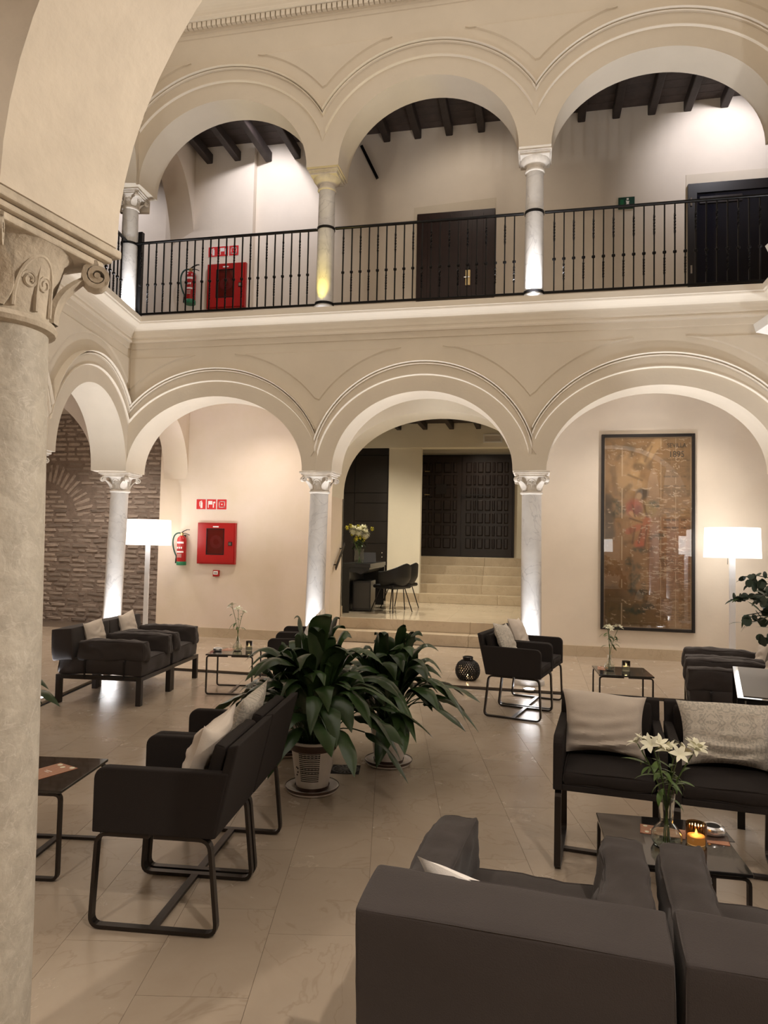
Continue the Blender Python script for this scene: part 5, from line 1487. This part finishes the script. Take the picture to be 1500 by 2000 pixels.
T5c = (-2.44, 3.17); dup(tb, (*T5c, 0), R(9), 'low black table at the left edge with an orange menu')
T1c = (-3.16, 7.17); dup(tb, (*T1c, 0), R(11), 'low black table before the brick-side lounge chairs')
T2c = (.835, 7.25); dup(tb, (*T2c, 0), R(3), 'low black table in front of the framed poster')
# high dark console at the right edge
t = thing('console_table', 'dark glossy console table at the right edge behind the bench', 'table', (1.16, 4.50, 0), R(-13))
mb = MB(); mb.box(0, .95, 0, 1.25, .735, .75); mb.build('table_top', 'glass_black', t, bevel=.002, seg=1)
mb = MB(); mb.box(.05, .90, .05, 1.20, .45, .735); mb.build('console_body', 'desk_black', t)
for (x, y) in ((.02, .02), (.93, .02), (.02, 1.23), (.93, 1.23)):
    mb = MB(); mb.box(x - .02, x + .02, y - .02, y + .02, 0, .735); mb.build('leg', 'black_metal', t)

# grey folder lying on the console
mb = MB(); mb.box(.035, .46, .06, 1.22, 0, .004)
tag(mb.build('paper_folder', 'folder_grey', loc=(1.16, 4.50, .7505), rot=(0, 0, R(-13)), bevel=.001, seg=1), 'flat grey folder lying on the console at the right edge', 'folder')

# ------------------------------------------------------------------ reception desk and shell chairs
dk = thing('reception_desk', 'black reception desk on the landing beside the closet', 'desk', (-3.33, 12.06, ZL), R(4))
mb = MB(); mb.box(0, .06, 0, 1.95, 0, .80); mb.build('side_panel', 'desk_black', dk)
mb = MB(); mb.box(0, .50, 0, 1.95, .80, .87); mb.build('desk_top', 'desk_black', dk, bevel=.004)
mb = MB(); mb.box(.06, .13, 0, .06, 0, .80); mb.build('front_post', 'desk_black', dk)
mb = MB(); mb.box(.06, .48, 1.89, 1.95, 0, .80); mb.build('end_panel', 'desk_black', dk)
cab = MB(); cab.box(.13, .46, .35, .90, .02, .55); cb_ = cab.build('drawer_unit', 'desk_black', dk)
mb = MB(); mb.box(.15, .44, .34, .352, .06, .52); mb.build('drawer_front', 'desk_panel', cb_)
vs_ = [(.13, .02, .80), (.13, .02, .72), (.24, .02, .71), (.33, .02, .68), (.48, .02, .77), (.48, .02, .80)]
mb = MB(); mb.prism([(v[0], v[2]) for v in vs_], .03, 1.88); mb.build('desk_apron', 'desk_black', dk)
def shell_chair(label, loc, rz):
    t = thing('shell_chair', label, 'chair', loc, rz, 'black shell chairs at the reception desk'); t.scale = (1.1, 1.1, 1.1)
    mb = MB(); vs = []; fs = []; nu, nv = 18, 10
    for side in (0, 1):
        for j in range(nv + 1):
            v = j / nv
            for i in range(nu + 1):
                a = PI * (1.0 + i / nu) + 0.0          # sweeps from one arm round the back to the other
                b = abs(math.cos(a)) ; back = -math.sin(a)
                top = .40 + .40 - .14 * b ** 1.5
                z = .40 + (top - .40) * v ** 1.6
                r_ = (.13 + .17 * min(1, v * 1.6) ** .6 + .02 * v) - side * .012
                vs.append((r_ * math.cos(a) * .98, r_ * math.sin(a) * .9 + .06 * (1 - back), z + side * .006))
    m_ = (nu + 1) * (nv + 1)
    for side in (0, 1):
        for j in range(nv):
            for i in range(nu):
                q = side * m_ + j * (nu + 1) + i
                f = (q, q + 1, q + nu + 2, q + nu + 1); fs.append(f if side == 0 else f[::-1])
    top0 = nv * (nu + 1)
    for i in range(nu): fs.append((top0 + i, top0 + i + 1, m_ + top0 + i + 1, m_ + top0 + i))
    for j in range(nv):
        for c in (0, nu):
            q = j * (nu + 1) + c; fs.append((q, q + nu + 1, m_ + q + nu + 1, m_ + q))
    mb.add(vs, fs, True); mb.build('shell_back', 'shell_black', t)
    mb = rounded(.46, .46, .06, .028, (8, 8, 3), .004); mb.build('seat', 'shell_black', t, loc=(0, .03, .42))
    MB().tube([(-.15, -.12, .385), (.15, -.12, .385), (.15, .16, .385), (-.15, .16, .385)], .009, 6, closed=True).build('under_frame', 'black_metal', t)
    for (x, y) in ((-.15, -.12), (.15, -.12), (.15, .16), (-.15, .16)):
        MB().tube([(x, y, .385), (x * 1.6, y * 1.75, .004)], .009, 6).build('leg', 'black_metal', t)
    return t
shell_chair('black shell chair nearer the viewer at the desk', (-2.51, 12.60, ZL), R(60))
shell_chair('black shell chair farther from the viewer at the desk', (-2.50, 13.36, ZL), R(70))

# ------------------------------------------------------------------ lantern and floor drain
ln = thing('candle_lantern', 'round black wire lantern with a tea light on the gallery edge', 'lantern', (-.765, 8.42, .03))
prof = [(.055, .0), (.11, .015), (.138, .07), (.142, .12), (.12, .19), (.07, .225)]
nm_ = 28
for s_ in (1, -1):
    mb = MB()
    for k in range(nm_):
        pts = []
        for q in range(13):
            u_ = q / 12; fpos = u_ * (len(prof) - 1); i = min(int(fpos), len(prof) - 2); w__ = fpos - i
            r_ = prof[i][0] * (1 - w__) + prof[i + 1][0] * w__; z_ = prof[i][1] * (1 - w__) + prof[i + 1][1] * w__
            a = 2 * PI * k / nm_ + s_ * u_ * 1.5
            pts.append((r_ * math.cos(a), r_ * math.sin(a), z_))
        mb.tube(pts, .0062, 5)
    o = mb.build('lantern_mesh', 'black_metal', ln); o['kind'] = 'stuff'
MB().lathe([(.06, .22), (.062, .27), (.052, .272), (.050, .225)], 28).build('lantern_collar', 'black_metal', ln)
MB().lathe([(.07, 0), (.07, .008), (.06, .01)], 28).build('lantern_foot', 'black_metal', ln)
MB().lathe([(.02, .010), (.02, .030), (.018, .032)], 16).build('tea_light', 'candle_wax', ln)
MB().lathe([(.001, .032), (.007, .040), (.005, .052), (.001, .062)], 10, cap=False).build('flame', 'candle_flame', ln)
light('lantern_glow', 'POINT', (0, 0, .06), .25, (1, .6, .25), None, .01, parent=ln)

gr = thing('floor_drain', 'square cast iron floor drain beside the front pot', 'drain', (-1.30, 4.92, 0), R(10))
mb = MB(); mb.box(-.10, .10, -.10, .10, -.0005, .0012); mb.build('drain_plate', 'shadow_gap', gr)
for k in range(16):
    a = 2 * PI * k / 16; mb = MB(); mb.box(.03, .085, -.007, .007, .001, .0035); mb.xf(Matrix.Rotation(a, 4, 'Z')); mb.build('drain_bar', 'cast_iron', gr)
mb = MB(); mb.lathe([(.026, .001), (.026, .004)], 20); mb.build('drain_hub', 'cast_iron', gr)
mb = MB(); mb.lathe([(.085, .001), (.085, .004), (.097, .004), (.097, .001)], 32, cap=False); mb.build('drain_rim', 'cast_iron', gr)

# ------------------------------------------------------------------ small things on the tables
def candle(label, x, y, z, r=.036, h=.072, ribs=True, e=.35, gl='amber_thin'):
    t = thing('candle_glass', label, 'candle', (x, y, z))
    mb = MB(); n = 48; vs = []
    pr = [(r * .9, 0), (r, .006), (r, h), (r * .93, h), (r * .93, .008)]
    mb.lathe(pr, n, cap=False)
    if ribs:
        for i, (a, b, c) in enumerate(mb.v):
            k = i % n
            if k % 2: mb.v[i] = (a * .955, b * .955, c)
    mb.build('glass_cup', gl, t)
    MB().lathe([(r * .85, .004), (r * .85, h * .42), (r * .8, h * .43)], 24).build('wax', 'candle_wax', t)
    MB().lathe([(.001, h * .43), (.006, h * .5), (.004, h * .62), (.001, h * .72)], 10, cap=False).build('flame', 'candle_flame', t)
    light('candle_glow', 'POINT', (0, 0, h * .6), e, (1, .62, .28), None, .008, parent=t)
    return t
candle('ribbed amber candle glass lit on the right foreground table', .645, 3.10, .4202, .040, .085)
candle('lit candle glass on the table before the brick-side chairs', T1c[0] + .12, T1c[1] + .10, .4202, .035, .10, False, gl='smoke_thin')
candle('lit candle glass on the table before the poster', T2c[0] + .045, T2c[1] + .06, .4202, .040, .09, False, gl='smoke_thin')

def menu(label, c, z, rz, w_, l, stripes=8, white=False):
    t = thing('menu_card', label, 'menu', (c[0], c[1], z), rz)
    mb = MB(); mb.box(-w_ / 2, w_ / 2, -l / 2, l / 2, 0, .0016); mb.build('menu_sheet', 'menu_paper', t)
    for k in range(stripes):
        x = -w_ / 2 + w_ * (k + .25) / stripes
        mb = MB(); mb.box(x, x + w_ / stripes * .5, -l / 2 + .004, l / 2 - .004, .0016, .002); mb.build('menu_stripe', 'menu_stripe', t)
    for (a, b) in ((-.3, .42), (0, .36), (.32, .44)):
        mb = MB(); mb.lathe([(w_ * .09, .002), (w_ * .09, .0024)], 10, c=(a * w_, b * l, 0)); mb.build('menu_flower', 'flower_white', t)
    for q in range(2):
        mb = MB(); mb.box(-w_ * (.16 - .05 * q), w_ * (.16 - .05 * q), .02 - .014 * q, .025 - .014 * q, .002, .0024); mb.build('menu_print', 'sign_white', t)
    return t
menu('orange striped menu card on the left table', (-2.40, 3.17), .4202, R(-20), .15, .27)
menu('brown striped menu card on the right foreground table', (.615, 3.19), .4202, R(82), .10, .34, 7)
menu('dark striped menu card on the table before the poster', (T2c[0] - .17, T2c[1] + .1), .4202, R(-5), .10, .22)
menu('brown menu card on the table before the brick-side chairs', (T1c[0] - .1, T1c[1] + .08), .4202, R(5), .12, .22)
def ashtray(label, x, y, z=.4202):
    t = thing('ashtray', label, 'ashtray', (x, y, z))
    MB().lathe([(.030, 0), (.046, .006), (.05, .018), (.047, .030), (.036, .036), (.030, .033)], 28).build('dish', 'silver', t)
    MB().lathe([(.0295, .030), (.0295, .0335)], 20).build('dish_opening', 'shadow_gap', t)
    return t
ashtray('round silver ashtray behind the amber candle', .735, 3.225, .4238)
ashtray('round ashtray on the table before the brick-side chairs', T1c[0] - .17, T1c[1] - .06)
# glass plate under the silver dish
mb = MB(); mb.box(-.065, .065, -.07, .07, 0, .003)
tag(mb.build('glass_coaster', 'glass_smoke', loc=(.735, 3.225, .4206), rot=(0, 0, R(4))), 'small clear glass coaster under the silver ashtray', 'coaster')

# ------------------------------------------------------------------ potted plants
def leaf_mesh(rs, reach, rise, droop, L_, W_, z0, r0=0.03, stem=True):
    """one long leaf on its stalk in the XZ plane (x outwards), origin at the pot centre"""
    P0 = Vector((r0, 0, z0)); P3 = Vector((reach, 0, rise - droop))
    P1 = Vector((r0 + .12 * reach, 0, z0 + (rise - z0) * .75)); P2 = Vector((reach * .62, 0, rise + .06))
    side = rs.uniform(-.10, .10)
    B = lambda q: P0 * (1 - q) ** 3 + P1 * 3 * q * (1 - q) ** 2 + P2 * 3 * q * q * (1 - q) + P3 * q ** 3
    # length based start of the blade
    ts = [k / 40 for k in range(41)]; pts = [B(q) for q in ts]
    tot = sum((pts[k + 1] - pts[k]).length for k in range(40))
    acc = 0; tb_ = .4
    for k in range(40):
        acc += (pts[k + 1] - pts[k]).length
        if acc > max(0.02, tot - L_): tb_ = ts[k]; break
    mb = MB()
    sp = [B(tb_ * k / 6) for k in range(7)]
    if tb_ > .05: mb.tube(sp, .0042, 5)
    n = 11; vs = []; fs = []; tw = rs.uniform(-.7, .7)
    for k in range(n + 1):
        u = k / n; q = tb_ + (1 - tb_) * u; c = B(q); d = (B(min(1, q + .01)) - B(max(0, q - .01))).normalized()
        wv = W_ / 2 * (math.sin(PI * u ** .85) ** .75) if 0 < u < 1 else 0.0005
        a = tw * u; s_ = Vector((0, 1, 0)); nrm = s_.cross(d)
        sv = s_ * math.cos(a) + nrm * math.sin(a); nv = sv.cross(d)
        c = c + s_ * side * u * u
        wav = .012 * math.sin(u * 9 + rs.random())
        for (e, h) in ((-1, .010), (-.5, -.001), (0, -.007), (.5, -.001), (1, .010)):
            vs.append(c + sv * (wv * e) + nv * ((h * (-1) + wav * e) * wv / (W_ / 2) * -1))
    for k in range(n):
        for e in range(4):
            i = k * 5 + e; fs.append((i, i + 1, i + 6, i + 5))
    mb.add(vs, fs, True)
    return mb.mesh('leaf')
def potted(label, x, y, n, seed, reach, top, potm, stripes=False, rot=0, rmax=None, hid=()):
    rs = random.Random(seed)
    t = thing('potted_plant', label, 'potted plant', (x, y, 0), rot)
    MB().lathe([(.135, 0), (.160, .006), (.172, .034), (.163, .036), (.128, .016)], 36).build('saucer', 'pot_white', t)
    MB().lathe([(.166, .018), (.1745, .030), (.1735, .038)], 36, cap=False).build('saucer_rim', 'pot_brown', t)
    MB().lathe([(.098, .016), (.104, .03), (.142, .285), (.158, .29), (.163, .33), (.155, .335), (.146, .325), (.142, .29)], 36).build('pot', 'pot_white', t)
    MB().lathe([(.1515, .272), (.1605, .291), (.1655, .318)], 36, cap=False).build('pot_rim_band', 'pot_brown', t)
    MB().lathe([(.106, .018), (.112, .042)], 36, cap=False).build('pot_foot_band', 'pot_brown', t)
    MB().lathe([(.001, .300), (.143, .300), (.143, .295)], 24, cap=False).build('soil', 'soil', t)
    if stripes:
        for k in range(15):
            z = .085 + .0125 * k; r_ = .104 + .038 * (z - .03) / .255 + .0012
            th = rs.choice([.004, .006, .0045]); vs = []; fs = []
            for q in range(7):
                a = stripes + 1.05 * (q / 6 - .5); vs += [(r_ * math.cos(a), r_ * math.sin(a), z), (r_ * math.cos(a), r_ * math.sin(a), z + th * 1.4)]
            for q in range(6): fs.append((2 * q, 2 * q + 2, 2 * q + 3, 2 * q + 1))
            mb = MB(); mb.add(vs, fs, True); mb.build('pot_stripe', 'ink', t)
        for (da, z) in ((-.75, .17), (-.68, .14), (-.78, .12), (-.66, .165)):
            a = stripes + da; r_ = .104 + .038 * (z - .03) / .255 + .001
            mb = MB(); mb.lathe([(.006, 0), (.006, .0015)], 8); mb.xf(Matrix.Translation((r_ * math.cos(a), r_ * math.sin(a), z)) @ Matrix.Rotation(a, 4, 'Z') @ Matrix.Rotation(PI / 2, 4, 'Y')); mb.build('pot_mark', 'ink', t)
    for k in range(n):
        a = k * 2.39996 + rs.uniform(-.3, .3)
        q = (k + .5) / n
        rc = reach * (.14 + .86 * q ** .85) * rs.uniform(.85, 1.12)
        rise = top * (1 - .45 * q ** 1.3) * rs.uniform(.80, 1.10)
        dr = rise * (.02 + .62 * q ** 1.2) * rs.uniform(.6, 1.05)
        if rise - dr < .16: dr = rise - .16 - rs.uniform(0, .1)
        me = leaf_mesh(rs, rc, rise, dr, rs.uniform(.36, .50), rs.uniform(.095, .145), .30, rs.uniform(.01, .09))
        obj('leaf', me, 'leaf', t, (0, 0, 0), (0, 0, a))
    return t
potted('large leafy plant in the front white pot with black stripes', -1.40, 4.46, 105, 3, .80, 1.06, 'pot_white', stripes=-1.45)
potted('large leafy plant in the white pot behind the drain', -1.035, 5.14, 92, 5, .72, .98, 'pot_white')
potted('leafy plant in the white pot half hidden behind the front plant', -1.84, 5.20, 40, 9, .52, .80, 'pot_white')
potted('leafy plant peeking out beside the foreground column', -4.02, 4.72, 34, 12, .50, .70, 'pot_white')

# ------------------------------------------------------------------ flowers in vases
def blade(L_, W_, bend, rs):
    mb = MB(); n = 7; vs = []; fs = []
    for k in range(n + 1):
        u = k / n; wv = W_ / 2 * max(.02, math.sin(PI * min(.999, u * .97 + .02))) ; a = bend * u
        x = L_ * (math.sin(a) / bend if abs(bend) > 1e-3 else u); z = L_ * ((1 - math.cos(a)) / bend if abs(bend) > 1e-3 else 0)
        for e in (-1, 0, 1): vs.append((x, e * wv, -z + (.12 * wv if e else 0)))
    for k in range(n):
        for e in range(2):
            i = k * 3 + e; fs.append((i, i + 1, i + 4, i + 3))
    mb.add(vs, fs, True); return mb
def lily(t, p, d, s, rs, m='flower_white'):
    """six-petalled trumpet"""
    f = bpy.data.objects.new('flower', None)
    q = Vector(d).to_track_quat('Z', 'Y')
    mb = MB()
    for k in range(6):
        pm_ = blade(s * rs.uniform(.9, 1.1), s * (.42 if k % 2 else .32), 1.0, rs)
        pm_.xf(Matrix.Rotation(k * PI / 3, 4, 'Z') @ Matrix.Rotation(-rs.uniform(.75, 1.15), 4, 'Y'))
        mb.add(pm_.v, pm_.f, True)
    mb.xf(Matrix.Translation(p) @ q.to_matrix().to_4x4())
    return mb.build('flower', m, t)
def bouquet(label, x, y, z, H, seed, nst, spread, vase='round', flower=True, nleaf=8, fs_=.05, rz=0):
    rs = random.Random(seed); t = thing('flower_vase', label, 'vase', (x, y, z), rz)
    if vase == 'round': pr = [(.034, 0), (.050, .004), (.060, .022), (.058, .050), (.040, .074), (.025, .090), (.027, .13), (.034, .205), (.034, .209)]; vh = .209
    elif vase == 'bulb': pr = [(.03, 0), (.046, .01), (.052, .035), (.045, .06), (.025, .085), (.016, .10), (.016, .135), (.022, .15)]; vh = .15
    elif vase == 'urn': pr = [(.10, 0), (.115, .05), (.10, .15), (.08, .22), (.09, .30)]; vh = .30
    else: pr = [(.05, 0), (.055, .01), (.055, .10), (.06, .21), (.06, .212)]; vh = .21
    inner = [(max(.004, r_ - .0028), max(z_, .006)) for r_, z_ in reversed(pr)]
    MB().lathe([(.002, 0)] + pr + inner + [(.002, .006)], 32, cap=False).build('glass_vase', 'clear_glass', t)
    if vase != 'urn':
        MB().lathe([(pr[1][0] * .2, .003), (pr[1][0] * .95, .0035), (pr[2][0] * .94, pr[2][1]), (pr[3][0] * .9, min(pr[3][1], .05)), (.005, min(pr[3][1], .05))], 24, cap=False).build('water', 'thin_glass', t)
    for k in range(nst):
        a = 2 * PI * k / nst + rs.uniform(-.3, .3); rr = spread * rs.uniform(.5, 1.0); hh = H * rs.uniform(.82, 1.0)
        pts = []
        for q in range(9):
            u = q / 8; r_ = -.012 + rr * u ** 2.2 + .012 * u; pts.append(Vector((r_ * math.cos(a), r_ * math.sin(a), .01 + (hh - .01) * u)))
        MB().tube(pts, .0028, 5).build('stem', 'leaf_light', t)
        d = (pts[-1] - pts[-2]).normalized()
        for q in range(nleaf // nst + 1):
            u = rs.uniform(.55, .95); c = pts[0].lerp(pts[-1], u); i = min(7, int(u * 8)); c = pts[i].lerp(pts[i + 1], u * 8 - i)
            pm_ = blade(rs.uniform(.06, .12), rs.uniform(.014, .026), rs.uniform(.4, 1.6), rs)
            pm_.xf(Matrix.Translation(c) @ Matrix.Rotation(rs.uniform(0, 6.28), 4, 'Z') @ Matrix.Rotation(-rs.uniform(-.3, .7), 4, 'Y')); pm_.build('leaf', 'leaf_light', t)
        if flower:
            for q in range(rs.choice([2, 3])):
                dd = (d + Vector((rs.uniform(-1, 1), rs.uniform(-1, 1), rs.uniform(-.1, .6))) * .9).normalized()
                tip_ = pts[-1] + dd * .035
                MB().tube([pts[-1], tip_], .0018, 4).build('stem', 'leaf_light', t)
                lily(t, tip_, dd, fs_ * rs.uniform(.8, 1.1), rs)
    return t
bouquet('glass vase of white lilies on the right foreground table', .527, 3.066, .4202, .39, 21, 6, .11, 'round', True, 24, .058)
bouquet('slender glass vase with white blossoms before the brick-side chairs', T1c[0] + .02, T1c[1] + .02, .4202, .46, 22, 3, .07, 'bulb', True, 10, .05)
bouquet('small glass vase with greenery on the table before the poster', T2c[0] - .115, T2c[1] - .0, .4202, .40, 23, 3, .08, 'bulb', True, 18, .045)

# desk bouquet: white chrysanthemums and yellow filler
rs = random.Random(31)
db = thing('desk_bouquet', 'glass vase of white and yellow flowers on the reception desk', 'vase', (-3.10, 12.35, ZL + .871))
MB().lathe([(.07, 0), (.08, .01), (.085, .10), (.075, .20), (.085, .26)], 28, cap=False).build('glass_vase', 'thin_glass', db)
for k in range(9):
    a = rs.uniform(0, 6.28); MB().tube([(0.03 * math.cos(a), .03 * math.sin(a), .01), (-.02 * math.cos(a), -.02 * math.sin(a), .22), (-.12 * math.cos(a), -.12 * math.sin(a), .42)], .004, 5).build('stem', 'leaf_light', db)
def puff(t, p, r_, m, n, petal, name='blossom'):
    mb = MB()
    for k in range(n):
        z = 1 - 2 * (k + .5) / n; a = k * 2.39996; q = math.sqrt(1 - z * z); d = Vector((q * math.cos(a), q * math.sin(a), z))
        pm_ = blade(r_, petal, .5, rs); pm_.xf(Matrix.Translation(Vector(p)) @ d.to_track_quat('X', 'Z').to_matrix().to_4x4()); mb.add(pm_.v, pm_.f, True)
    return mb.build(name, m, t)
for p in ((-.10, -.06, .60), (.06, .02, .62), (.13, -.10, .53), (0, .12, .58), (.02, -.12, .57)): puff(db, p, .10, 'flower_white', 80, .04)
for k in range(16):
    a = rs.uniform(0, 6.28); r_ = rs.uniform(.05, .24); puff(db, (r_ * math.cos(a), r_ * math.sin(a), rs.uniform(.42, .68)), .05, 'flower_yellow', 20, .026)
for k in range(36):
    a = rs.uniform(0, 6.28); pm_ = blade(rs.uniform(.08, .15), .04, rs.uniform(.3, 1.3), rs)
    pm_.xf(Matrix.Translation((.06 * math.cos(a), .06 * math.sin(a), rs.uniform(.30, .50))) @ Matrix.Rotation(a, 4, 'Z') @ Matrix.Rotation(-rs.uniform(-.5, .6), 4, 'Y')); pm_.build('leaf', 'leaf', db)
# tablet on a stand and a folder on the desk
t = thing('desk_tablet', 'dark tablet on its stand on the reception desk', 'tablet', (-3.02, 12.75, ZL + .871), R(20))
mb = MB(); mb.box(-.14, .14, -.006, .006, 0, .20); mb.build('tablet_screen', 'desk_black', t, rot=(R(-18), 0, 0), bevel=.003)
mb = MB(); mb.box(-.10, .10, -.08, .08, 0, .012); mb.build('tablet_stand', 'desk_black', t, bevel=.003)

# eucalyptus arrangement on the console at the right edge
rs = random.Random(44)
eu = thing('eucalyptus_vase', 'dark vase of eucalyptus branches on the console at the right edge', 'vase', (1.90, 5.10, .7505))
MB().lathe([(.08, 0), (.10, .05), (.085, .16), (.06, .22), (.07, .27)], 28, cap=False).build('vase', 'desk_black', eu)
rl_ = MB(); rl_.lathe([(.0005, 0), (.028, .002), (.030, .003), (.0005, .004)], 10, cap=False); round_leaf = rl_.mesh('leaf')
for k in range(24):
    a = PI + rs.uniform(-1.1, 1.1); rr = rs.uniform(.34, .62); hh = rs.uniform(.40, .78); pts = []
    for q in range(9):
        u = q / 8; pts.append(Vector((rr * u ** 1.5 * math.cos(a), rr * u ** 1.5 * math.sin(a), .2 + (hh - .2) * (1 - (1 - u) ** 1.6) - .10 * u ** 3)))
    MB().tube(pts, .003, 5).build('branch', 'leaf_dusty', eu)
    for q in range(16):
        u = 1.0 - rs.random() ** 1.3 * .6; i = min(7, int(u * 8)); c = pts[i].lerp(pts[i + 1], u * 8 - i)
        if rs.random() < .72:
            o = obj('leaf', round_leaf, 'leaf_dusty', eu, tuple(c + Vector((rs.uniform(-.025, .025), rs.uniform(-.025, .025), rs.uniform(-.02, .02)))), (rs.uniform(0, 3), rs.uniform(0, 3), rs.uniform(0, 6))); s_ = rs.uniform(.7, 1.35); o.scale = (s_, s_, s_)
        else:
            pm_ = blade(rs.uniform(.09, .15), rs.uniform(.025, .038), rs.uniform(.2, 1.2), rs); pm_.xf(Matrix.Translation(c) @ Matrix.Rotation(a + rs.uniform(-.9, .9), 4, 'Z') @ Matrix.Rotation(-rs.uniform(-.5, .9), 4, 'Y')); pm_.build('leaf', 'leaf', eu)
